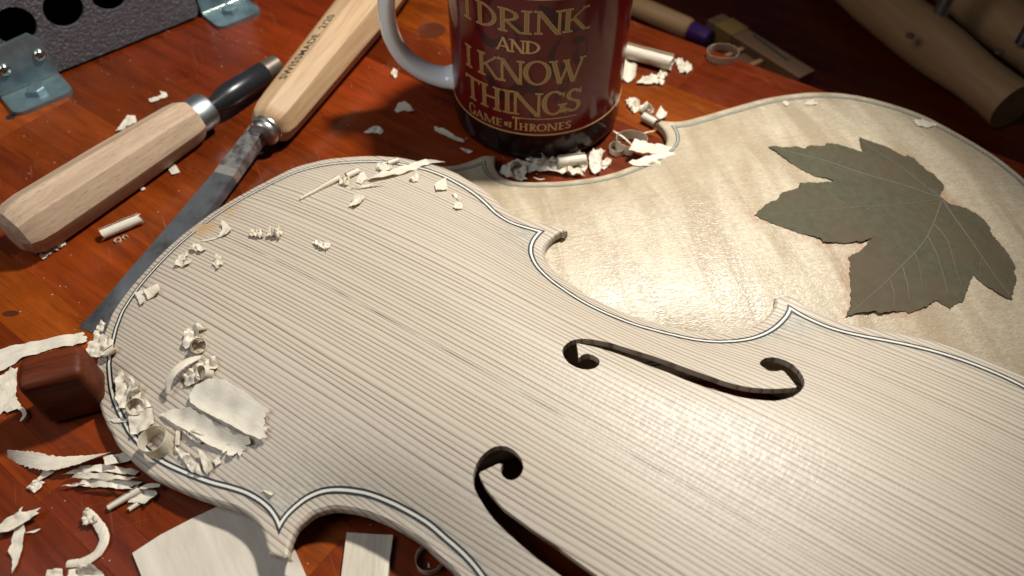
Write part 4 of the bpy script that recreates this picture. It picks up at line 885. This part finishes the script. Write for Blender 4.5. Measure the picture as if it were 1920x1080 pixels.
def ringcurl(q, surf, r, h, label, turns=1.25, squash=1.0, ang0=0.0, tail=0.0, tilt=(0, 0), name='wood_shaving'):
    """shaving curled into a standing ring, seat point q"""
    SEED[0] += 1; sd = SEED[0]; c = surf.at(q, 0.0); up = {'top': TOPP.ax[2], 'back': BACK.ax[2], 'table': np.array([0, 0, 1.])}[surf.k]
    up = up + np.array([tilt[0], tilt[1], 0]); up /= np.linalg.norm(up); ex = np.array([1., 0, 0]); ex -= up * (ex @ up); ex /= np.linalg.norm(ex); ey = np.cross(up, ex)
    n = int(60 * turns); m = 6; V = []
    for i in range(n + 1):
        f = i / n; a = ang0 + f * turns * 2 * math.pi; rr = r * (1 - .22 * max(0, f * turns - 1) / max(.2, turns - 1) if f * turns > 1 else 1) * (1 + .04 * noise.noise((f * 5, 0, sd)))
        if tail and f > .86: rr *= 1 - tail * (f - .86) / .14
        for j in range(m):
            z = j / (m - 1) * h * (1 + .12 * noise.noise((f * 7, j > 2, sd + 5))); V.append(c + ex * rr * math.cos(a) + ey * rr * squash * math.sin(a) + up * (z + .05))
    T = []
    for i in range(n):
        for j in range(m - 1): k = i * m + j; T += [(k, k + 1, k + m), (k + 1, k + m + 1, k + m)]
    V, Fc = solid(V, T, .10); return finish(name, V, Fc, label, surf)

# --- on the table, upper left
sheet([(279, 186), (282, 193), (297, 190), (300, 186), (315, 182), (313, 175), (301, 173), (303, 179), (290, 182)], TAB, 'zigzag white shaving on bare table between metal panel and beech handle', curl=.8, axis=20)
sheet([(217, 247), (228, 232), (241, 220), (255, 219), (256, 229), (240, 238), (233, 247)], TAB, 'pointed white shaving just behind the beech handle', curl=1.2, axis=40)
sheet([(394, 240), (399, 226), (405, 222), (408, 232), (402, 241)], TAB, 'small white flake beside the ferrule of the gouge', curl=.8)
sheet([(313, 310), (328, 307), (338, 323), (322, 328)], TAB, 'square white chip on the table between gouge and chisel', crumple=.3, lift=.6)
ribbon([(328, 306, .3), (336, 298, 1.5), (336, 292, 2.2)], TAB, 'hair-thin curl beside the square chip between gouge and chisel', .35)
roll((190, 440), (264, 409), TAB, 2.5, 'rolled white shaving with small curls between beech handle and chisel blade', ragged=1.6)
ringcurl((222, 452), TAB, 1.3, 1.0, 'tiny curl hanging off the rolled shaving beside the chisel blade'); ringcurl((236, 446), TAB, 1.0, .8, 'tiny curl under the rolled shaving beside the chisel blade', turns=.8)
sheet([(75, 481), (90, 470), (105, 463), (120, 452), (125, 457), (112, 470), (100, 472), (92, 481), (82, 488)], TAB, 'ruffled white shaving against the butt of the beech handle', crumple=1.4, cs=.9)
sheet([(682, 249), (690, 243), (702, 237), (713, 239), (719, 246), (716, 253), (700, 251)], TAB, 'small peaked white shaving alone on dark table left of the mug', crumple=1.0, cs=.5)
sheet([(740, 206), (748, 197), (760, 195), (770, 199), (778, 212), (770, 213), (758, 207), (745, 212)], TAB, 'crescent white shaving on dark table below the mug handle', curl=1.6, axis=15, crumple=.3)
sheet([(814, 238), (832, 243), (840, 247), (855, 256), (872, 264), (868, 269), (850, 263), (830, 252), (815, 245)], TAB, 'thin straight white shaving touching the left foot of the mug', curl=.5, axis=-25, crumple=.4)
sheet([(862, 277), (875, 279), (887, 284), (880, 288), (870, 285)], TAB, 'short flat shaving between mug foot and tip of the maple plate', crumple=.5)
sheet([(733, 140), (738, 130), (745, 133), (745, 144), (739, 147)], TAB, 'bead-like white crumb beside the outer curve of the mug handle', crumple=1.6, cs=.8)
sheet([(474, 288), (484, 284), (495, 285), (492, 290), (480, 291)], TAB, 'faint sliver on the table right of the chisel shank', crumple=.2)
sheet([(264, 357), (267, 351), (273, 353), (272, 358)], TAB, 'round crumb on the table under the beech handle', crumple=1.2)
# --- right of the mug
roll((1160, 92), (1260, 118), TAB, 4.4, 'large rolled white shaving lying right of the mug', turns=1.2, ragged=1.5)
sheet([(1166, 152), (1170, 118), (1186, 116), (1193, 128), (1190, 150), (1178, 156)], TAB, 'bent white shaving standing against the mug wall under the large roll', curl=3.0, axis=80, crumple=.4)
sheet([(1192, 158), (1205, 146), (1222, 141), (1236, 146), (1246, 154), (1242, 161), (1228, 158), (1215, 160)], TAB, 'ragged white shaving lying along the front of the large roll', crumple=1.6, cs=.5)
sheet([(1230, 146), (1240, 130), (1252, 134), (1250, 146), (1240, 150)], TAB, 'crumpled bit at the right end of the large roll', crumple=1.6, cs=.6)
sheet([(1264, 113), (1278, 112), (1284, 119), (1296, 121), (1298, 132), (1288, 139), (1274, 136), (1268, 126)], TAB, 'crumpled white shaving lying apart beyond the large roll', crumple=2.2, cs=.4)
ringcurl((1353, 108), TAB, 8.4, 4.2, 'open ring-shaped shaving on the very edge of the table', turns=1.15, ang0=1.9, squash=.85)
sheet([(1172, 188), (1190, 184), (1200, 196), (1198, 208), (1188, 213), (1178, 202)], TAB, 'crumpled white shaving right of the mug foot, above the maple corner', crumple=2.0, cs=.5)
sheet([(1200, 200), (1212, 196), (1222, 206), (1212, 214), (1200, 211)], TAB, 'cupped flake between crumpled shaving and small roll near the maple corner', curl=1.5, crumple=.8)
roll((1206, 218), (1230, 231), TAB, 2.6, 'small rolled shaving pointing at the far corner of the maple plate')
sheet([(1229, 219), (1238, 203), (1251, 212), (1248, 222), (1238, 224)], TAB, 'upright square flake behind the far corner of the maple plate', curl=1.6, axis=60, crumple=.3, lift=2)
ringcurl((1182, 276), TAB, 7.5, 5.5, 'wide white curl standing between mug and maple waist', turns=.85, ang0=-.6, squash=.8)
ringcurl((1156, 284), TAB, 3.6, 3.2, 'small dark-centred curl at the mug foot beside the wide curl', turns=.9, ang0=1.0)
ribbon([(1150, 245, 5), (1170, 258, 4), (1185, 272, 2)], TAB, 'thin white strip leaning over the wide curl', .9)
ribbon([(1205, 250, 2), (1218, 247, 2.5), (1228, 245, 3)], TAB, 'thin tail sticking out of the wide curl toward the maple rim', .7)
TABH = Surf('table'); TABH.z0 = 5.2
sheet([(1178, 282), (1190, 264), (1215, 271), (1255, 277), (1295, 287), (1309, 297), (1280, 294), (1240, 291), (1205, 289)], TABH, 'upper feather-shaped shaving lying across the maple rim', curl=1.2, axis=-8, crumple=.9, cs=.25)
sheet([(1178, 305), (1210, 296), (1250, 291), (1290, 292), (1315, 303), (1290, 309), (1250, 316), (1210, 316), (1190, 312)], TABH, 'lower feather-shaped shaving lying across the maple rim', curl=1.5, axis=0, crumple=.9, cs=.25)
# --- heap in the waist of the maple plate
sheet([(934, 325), (945, 311), (962, 302), (990, 306), (1020, 308), (1000, 322), (975, 331), (950, 334)], TAB, 'crumpled shaving at the left end of the heap before the mug', crumple=3.0, cs=.25)
sheet([(975, 312), (1010, 306), (1050, 310), (1085, 320), (1097, 331), (1060, 328), (1015, 322), (985, 322)], TAB, 'long bent shaving across the front of the heap before the mug', crumple=2.4, cs=.22, lift=1.0)
sheet([(983, 296), (990, 289), (1002, 294), (1015, 291), (1030, 300), (1044, 299), (1042, 307), (1010, 307), (990, 303)], TAB, 'jagged-edged shaving at the back of the heap against the mug', crumple=2.4, cs=.35, lift=1.5)
roll((1046, 304), (1098, 298), TAB, 2.9, 'rolled shaving on top of the heap before the mug', lift=.8)
sheet([(1063, 293), (1066, 284), (1076, 282), (1088, 285), (1091, 292), (1078, 296)], TAB, 'bluish square flake behind the roll on the heap', crumple=1.0, lift=2.5)
sheet([(1084, 318), (1090, 303), (1100, 297), (1102, 312), (1096, 324)], TAB, 'folded flake at the right end of the roll on the heap', crumple=1.4, cs=.5, lift=1)
sheet([(1104, 300), (1112, 283), (1126, 283), (1134, 289), (1127, 300), (1125, 328), (1108, 326), (1104, 312)], TAB, 'upright folded white shaving right of the heap before the mug', crumple=2.0, cs=.4, curl=2, axis=80)
sheet([(1126, 316), (1128, 303), (1138, 298), (1147, 300), (1144, 311), (1133, 319)], TAB, 'small striped flake at the right tip of the heap before the mug', crumple=1.4, cs=.8)
sheet([(966, 336), (967, 326), (980, 328), (990, 337), (978, 339)], TAB, 'small torn chip inside the maple waist under the heap', crumple=.6, lift=1.5)
ribbon([(1000, 332, 1), (1012, 336, 1.5), (1022, 335, 2)], TAB, 'hooked splinter inside the maple waist under the heap', .8)
ringcurl((965, 322), TAB, 4.0, 4.5, 'loose curl at the left end of the heap before the mug', turns=1.4, ang0=.5, tilt=(.5, -.6)); ringcurl((1018, 304), TAB, 3.2, 6.0, 'leaning spiral curl at the back of the heap before the mug', turns=1.6, ang0=2.0, tilt=(-.7, -.5)); ringcurl((1072, 318), TAB, 3.4, 4.0, 'open curl in front of the roll on the heap', turns=.9, ang0=3.0, tilt=(.4, -.7))
ringcurl((1208, 210), TAB, 2.6, 4.0, 'tight curl between mug foot and far maple corner', turns=1.5, tilt=(.8, -.3))
# --- on the maple plate
sheet([(1466, 192), (1473, 189), (1480, 194), (1475, 200)], BACK_, 'tiny flake near the maple rim, nearer the waist', crumple=.5)
sheet([(1508, 196), (1516, 189), (1524, 188), (1532, 196), (1522, 197)], BACK_, 'pair of tiny flakes near the maple rim behind the leaf', crumple=.6)
sheet([(1712, 227), (1730, 225), (1757, 235), (1740, 240), (1720, 236)], BACK_, 'pale splinter lying on the maple purfling', crumple=.6, cs=.5)
# --- on the spruce plate, far bout
roll((563, 373), (637, 333), TOP_, .55, 'long needle-like rolled shaving on the far bout of the spruce plate', cone=2.6, turns=1.6, ragged=1.2)
sheet([(636, 346), (640, 334), (648, 338), (656, 334), (656, 344), (650, 350)], TOP_, 'crumpled flake at the thick end of the needle-like shaving', crumple=1.6, cs=.6)
roll((650, 330), (672, 320), TOP_, 1.4, 'short roll lying behind the needle-like shaving')
sheet([(668, 342), (672, 330), (682, 322), (690, 335), (678, 345)], TOP_, 'flat grey flake between short roll and spindle shaving', crumple=.5)
sheet([(690, 338), (705, 328), (740, 318), (775, 309), (800, 303), (815, 303), (836, 304), (810, 307), (790, 313), (760, 326), (730, 334), (700, 340)], TOP_, 'long spindle-shaped shaving overhanging the far purfling', curl=1.8, axis=18, crumple=.5, cs=.2)
roll((728, 306), (747, 300), TOP_, 1.2, 'tiny roll on the far rim of the spruce plate')
sheet([(706, 318), (708, 308), (722, 307), (736, 313), (732, 321), (716, 322)], TOP_, 'wrinkled flake touching the far purfling', crumple=1.3, cs=.6)
ribbon([(658, 355, .5), (680, 350, 1.0), (700, 346, 1.2), (722, 341, 2.0)], TOP_, 'thin twisted strand in front of the spindle shaving', 1.0, twist=3)
sheet([(655, 388), (664, 374), (678, 368), (686, 372), (678, 382), (668, 390)], TOP_, 'curled chip alone on the grain below the needle-like shaving', curl=1.6, axis=40, crumple=.8)
sheet([(815, 346), (836, 335), (840, 356), (818, 358)], TOP_, 'square upright chip near the far purfling bend', crumple=.4, lift=.6, curl=.8, axis=10)
sheet([(768, 338), (776, 326), (788, 328), (784, 340), (775, 342)], TOP_, 'little folded flake under the spindle shaving', crumple=1.2, cs=.7)
sheet([(847, 364), (854, 363), (866, 376), (862, 379)], TOP_, 'narrow flake beside the square upright chip', crumple=.8); sheet([(850, 390), (854, 381), (866, 383), (868, 392), (858, 394)], TOP_, 'rounded chip below the square upright chip', crumple=1.0, curl=.8)
# --- on the spruce plate, neck end
sheet([(408, 446), (417, 432), (418, 418), (428, 422), (437, 432), (426, 441)], TOP_, 'triangular flake beside the gap in the purfling', curl=1.6, axis=50, crumple=.5); ribbon([(376, 452, .2), (395, 449, .3), (412, 444, .4)], TOP_, 'thin splinter beside the gap in the purfling', 1.0)
sheet([(356, 468), (366, 457), (378, 463), (388, 468), (378, 475), (366, 472)], TOP_, 'crumpled flake inside the purfling next to the splinter', crumple=1.3, cs=.7)
sheet([(328, 500), (336, 482), (350, 470), (354, 478), (346, 490), (340, 500)], TOP_, 'striped flake lying on the inner side of the neck-end purfling', crumple=1.0, cs=.5); sheet([(338, 503), (350, 490), (362, 486), (356, 497)], TOP_, 'pointed flake under the striped flake', crumple=.9)
sheet([(400, 496), (408, 482), (416, 482), (414, 492), (422, 494), (408, 506)], TOP_, 'star-shaped crumpled flake on the neck-end grain', crumple=1.4, cs=.8)
sheet([(470, 444), (476, 432), (488, 432), (498, 444), (488, 447)], TOP_, 'left of two ruffled shavings by the centre joint', crumple=1.8, cs=.6); sheet([(500, 446), (508, 428), (516, 436), (524, 423), (530, 436), (526, 450), (514, 446)], TOP_, 'taller ruffled shaving by the centre joint', crumple=2.4, cs=.6)
sheet([(586, 456), (600, 452), (612, 458), (622, 456), (614, 471), (602, 467)], TOP_, 'folded white flake on bare grain past the centre joint', crumple=1.4, cs=.6)
sheet([(255, 552), (267, 545), (274, 567), (264, 573)], TOP_, 'flat chip lying across the neck-end purfling', curl=.9, axis=70, crumple=.2, lift=.4); sheet([(272, 548), (297, 532), (303, 550), (278, 562)], TOP_, 'bent rectangular chip beside the one across the purfling', curl=1.6, axis=60, crumple=.2, lift=.4)
# --- near bout cluster
sheet([(338, 650), (345, 640), (352, 618), (372, 612), (392, 616), (378, 622), (374, 640), (360, 648), (352, 657)], TOP_, 'peaked crumpled shaving at the top of the cluster on the near bout', crumple=2.6, cs=.3)
ribbon([(313, 738, 2.5), (316, 712, 4.5), (330, 692, 5.0), (352, 676, 3.5), (376, 668, 1.5)], TOP_, 'arched ribbon shaving bridging the cluster on the near bout', 3.0, curl=.4)
sheet([(345, 706), (360, 690), (385, 680), (405, 668), (410, 690), (396, 702), (382, 712), (366, 722), (350, 726)], TOP_, 'torn shaving between arched ribbon and broad sheet', crumple=2.2, cs=.35)
sheet([(356, 742), (368, 722), (395, 713), (425, 716), (460, 736), (506, 770), (498, 782), (496, 792), (504, 806), (490, 826), (462, 815), (420, 792), (380, 772), (358, 756)], TOP_, 'broad flat pale shaving with a torn end on the near bout', curl=1.0, axis=-30, crumple=.7, cs=.07, lift=1.4, fray=.1, torn=(5, 6, 7, 8))
sheet([(300, 778), (328, 768), (358, 768), (395, 788), (430, 806), (472, 826), (452, 858), (420, 848), (390, 835), (360, 815), (330, 798)], TOP_, 'second broad shaving tucked under the torn-ended one', curl=1.4, axis=-28, crumple=.6, cs=.08, lift=.2, fray=.1, torn=(5, 6))
sheet([(218, 740), (222, 700), (230, 696), (240, 720), (250, 730), (240, 765), (226, 768)], TOP_, 'upright flake along the inner purfling of the near bout', crumple=1.6, cs=.4)
sheet([(246, 738), (258, 724), (266, 732), (262, 752), (250, 756)], TOP_, 'small square flake in the middle of the purfling cluster', crumple=.8, lift=1.2); roll((247, 733), (262, 727), TOP_, 1.0, 'stubby roll on the small square flake', lift=1.5)
sheet([(236, 770), (250, 756), (276, 750), (286, 762), (268, 772), (248, 778)], TOP_, 'thin curved flake above the striped sheet', crumple=1.2)
sheet([(244, 776), (285, 766), (289, 795), (268, 810), (248, 818), (243, 800)], TOP_, 'striped flat sheet shaving beside the ring on the near bout', crumple=.8, cs=.25, lift=.6)
ringcurl((299, 836), TOP_, 4.6, 5.4, 'open ring-shaped shaving standing on the near purfling', turns=1.3, ang0=-.4)
sheet([(328, 836), (331, 808), (338, 808), (337, 834)], TOP_, 'narrow upright strip right of the ring', crumple=.3, lift=.5)
sheet([(329, 838), (345, 849), (355, 850), (364, 866), (376, 872), (380, 893), (360, 886), (348, 868), (338, 855)], TOP_, 'dangling strip of shaving below the ring', crumple=1.2, cs=.4)
sheet([(376, 846), (385, 852), (396, 866), (400, 884), (390, 892), (382, 880)], TOP_, 'cupped shaving right of the dangling strip', curl=2.2, axis=80, crumple=.4); sheet([(401, 864), (410, 855), (416, 868), (406, 875)], TOP_, 'small square flake joined to the cupped shaving', crumple=.5)
sheet([(345, 810), (356, 806), (372, 818), (386, 830), (376, 834), (360, 826)], TOP_, 'crumbled fibres between the ring and the broad shavings', crumple=1.3, cs=.9)
sheet([(492, 920), (496, 916), (514, 925), (510, 931)], TOP_, 'small rod-like chip near the near corner of the spruce plate', curl=.7, axis=-25, crumple=.1)
sheet([(206, 787), (220, 785), (240, 786), (239, 791), (216, 793)], TOP_, 'thin pale strip lying across the near rim and purfling', crumple=.3, lift=.3)
sheet([(163, 668), (166, 645), (176, 640), (186, 628), (205, 634), (214, 640), (210, 655), (200, 672), (182, 671)], TOP_, 'crumpled shaving hanging over the rim beside the dark block', crumple=1.6, cs=.4, lift=.4); roll((199, 664), (216, 652), TOP_, 1.5, 'short roll on the rim beside the dark block', lift=.8)
sheet([(176, 632), (184, 612), (192, 602), (200, 608), (194, 622), (184, 634)], TOP_, 'spiky shaving hanging over the rim above the dark block', crumple=1.6, cs=.7, lift=.2)
ringcurl((372, 650), TOP_, 2.6, 3.2, 'tight curl at the foot of the peaked shaving on the near bout', turns=1.5, ang0=1, tilt=(.5, -.5)); ringcurl((392, 700), TOP_, 2.4, 3.4, 'leaning curl between arched ribbon and broad sheet', turns=1.3, ang0=2, tilt=(-.6, -.5)); ringcurl((258, 762), TOP_, 2.8, 3.0, 'half curl above the striped sheet', turns=.8, ang0=.3, tilt=(.3, -.6))
ribbon([(232, 715, 1.0), (242, 706, 2.2), (250, 716, 2.4), (246, 730, 1.2)], TOP_, 'thin looped strand in the purfling cluster', .9); ribbon([(352, 812, 1.0), (366, 806, 2.0), (382, 816, 1.2)], TOP_, 'thin arched strand beside the broad shavings', .8)
# --- left part of the table
sheet([(-30, 662), (0, 656), (60, 642), (118, 631), (156, 624), (165, 634), (158, 645), (100, 654), (45, 672), (0, 700), (-30, 716)], TAB, 'broad fibrous strip shaving behind the dark block', crumple=1.2, cs=.12, curl=1.0, axis=15, fray=.08, torn=(4, 5))
sheet([(-30, 712), (0, 708), (20, 692), (34, 690), (31, 745), (44, 765), (20, 772), (-30, 782)], TAB, 'frayed sheet of shaving left of the dark block', crumple=1.6, cs=.2, fray=.15, torn=(2, 5, 6))
ribbon([(20, 760, 1.0), (40, 766, 1.5), (46, 778, 2.0), (38, 790, 1.5)], TAB, 'curled tail of the frayed sheet by the dark block', 1.3)
ribbon([(14, 852, 1.0), (60, 862, 2.2), (100, 868, 3.0), (150, 862, 3.5), (206, 848, 2.5)], TAB, 'long twisted ribbon shaving on the table near the spruce rim', 5.2, twist=2.0, taper=.7, fray=.3)
sheet([(193, 856), (212, 853), (222, 868), (198, 873)], TAB, 'small square chip on the end of the twisted ribbon', crumple=.3, lift=3.0); sheet([(212, 854), (250, 846), (262, 858), (222, 870)], TAB, 'short shaded strip running under the spruce rim', crumple=.4, lift=1.5)
for i, (pp, lab) in enumerate((([(116, 890), (150, 878), (200, 872), (262, 884), (255, 894), (200, 886), (150, 890)], 'uppermost splintered strip of the bundle by the spruce rim'), ([(114, 912), (160, 902), (210, 896), (268, 904), (250, 916), (200, 908), (150, 912)], 'middle splintered strip of the bundle by the spruce rim'), ([(150, 912), (190, 905), (240, 912), (252, 921), (205, 916)], 'lowest splintered strip of the bundle by the spruce rim'), ([(130, 898), (170, 888), (225, 892), (262, 898), (240, 902), (180, 898)], 'inner splintered strip of the bundle by the spruce rim'))):
    sheet(pp, TAB, lab, crumple=1.3, cs=.25, lift=.4 + .9 * i, curl=1.0, axis=5, fray=.15)
sheet([(70, 898), (85, 884), (100, 878), (104, 884), (90, 895), (76, 903)], TAB, 'short strip below the twisted ribbon', crumple=.5, curl=.6, axis=35); sheet([(52, 916), (60, 905), (70, 900), (85, 905), (76, 918), (66, 925)], TAB, 'crumpled square flake below the twisted ribbon', crumple=1.4, cs=.7)
roll((203, 953), (262, 918), TAB, 1.1, 'thin rolled shaving under the rim near the maple offcut', cone=1.3); sheet([(240, 943), (250, 925), (270, 916), (292, 920), (297, 928), (276, 949), (258, 942)], TAB, 'folded square shaving leaning on the thin roll', curl=2.0, axis=40, crumple=.5, lift=.5); roll((242, 956), (260, 944), TAB, .8, 'pencil-like roll under the folded square shaving')
ribbon([(262, 915, 2), (280, 911, 3), (300, 910, 3)], TAB, 'grey strip disappearing under the rim behind the folded shaving', 1.6)
sheet([(-10, 992), (10, 976), (35, 964), (78, 953), (70, 962), (76, 964), (50, 978), (22, 997), (-10, 1004)], TAB, 'frayed strip crossing over another at the table corner', crumple=.9, cs=.25, lift=1.8, curl=.8, axis=25); sheet([(27, 1000), (30, 985), (47, 980), (48, 996), (42, 1030), (34, 1060), (24, 1077), (24, 1050), (18, 1035)], TAB, 'long strip lying under the frayed crossing strip', crumple=.7, cs=.2, curl=.8, axis=75)
sheet([(34, 968), (36, 955), (43, 949), (40, 962)], TAB, 'pointed tip above the crossing strips', crumple=.3, lift=2); sheet([(46, 1000), (62, 995), (77, 991), (66, 999)], TAB, 'thin pointed tail beside the crossing strips', crumple=.3, lift=.5)
ribbon([(164, 958, 2.5), (176, 972, 2.0), (190, 992, 1.6), (194, 1012, 1.6), (182, 1036, 1.2), (155, 1052, .8), (124, 1056, .5)], TAB, 'sickle-shaped ribbon shaving alone on the orange plank', 3.0, taper=.75, curl=.5); sheet([(156, 985), (160, 954), (168, 952), (170, 964), (182, 970), (184, 980), (172, 984)], TAB, 'crumpled end of the sickle-shaped ribbon', crumple=1.8, cs=.6, lift=1.5)
sheet([(84, 1095), (88, 1068), (118, 1067), (118, 1095)], TAB, 'flat square shaving below the sickle-shaped ribbon', crumple=.8); sheet([(128, 1095), (134, 1072), (156, 1062), (178, 1062), (196, 1078), (196, 1095)], TAB, 'crumpled shaving touching the foot of the sickle-shaped ribbon', crumple=2.6, cs=.3)
ringcurl((806, 1052), TAB, 4.2, 3.4, 'small ring curl on the table in the near waist of the spruce plate', turns=1.1, ang0=.8); ribbon([(803, 1056, .5), (804, 1064, .3)], TAB, 'tiny torn tail of the ring curl in the near waist', .8)

# stamp goes on last: small print
mesh('stamp', STAMP[0], STAMP[1], 'ink', ch, smooth=0)
# grey film in the far corner
SEED[0] += 1
c0 = gp((1880, 12), ZL + 10); V2, T = triangulate(np.array([(-60, -30), (90, -40), (100, 60), (20, 80), (-50, 40)], float), [], 5.0)
V3 = np.array([(x, y, 14 * abs(noise.noise((x * .06, y * .06, 2))) + 7 * abs(noise.noise((x * .2, y * .2, 7))) - 8) for x, y in V2]); V, Fc = solid(V3, T, .2)
V = np.array(V); V[:, 2] -= V[:, 2].min()
fo = mesh('plastic_film', V, Fc, 'grey_film', None, frame((c0[0] + 25, c0[1] + 35, ZL + .2)), smooth=60); tag(fo, 'crumpled grey plastic film behind the clamp jaws', 'film')
# fine sawdust specks
V = []; Fc = []
for i in range(420):
    x, y = rng.uniform(-270, 90), rng.uniform(75, 390); s = rng.uniform(.12, .38) * (1.6 if rng.random() < .06 else 1); b = len(V); a = rng.uniform(0, 6)
    if (x * .589 + y * .808) > 357: continue
    for k in range(3): V.append((x + s * math.cos(a + k * 2.1), y + s * math.sin(a + k * 2.1), .03))
    V.append((x, y, .03 + s * .8)); Fc += [(b, b + 1, b + 3), (b + 1, b + 2, b + 3), (b + 2, b, b + 3)]
du = mesh('sawdust', V, Fc, 'dust', None, Matrix.Identity(4), smooth=0, kind='stuff'); tag(du, 'fine pale sawdust specks scattered over the dark red table', 'sawdust')
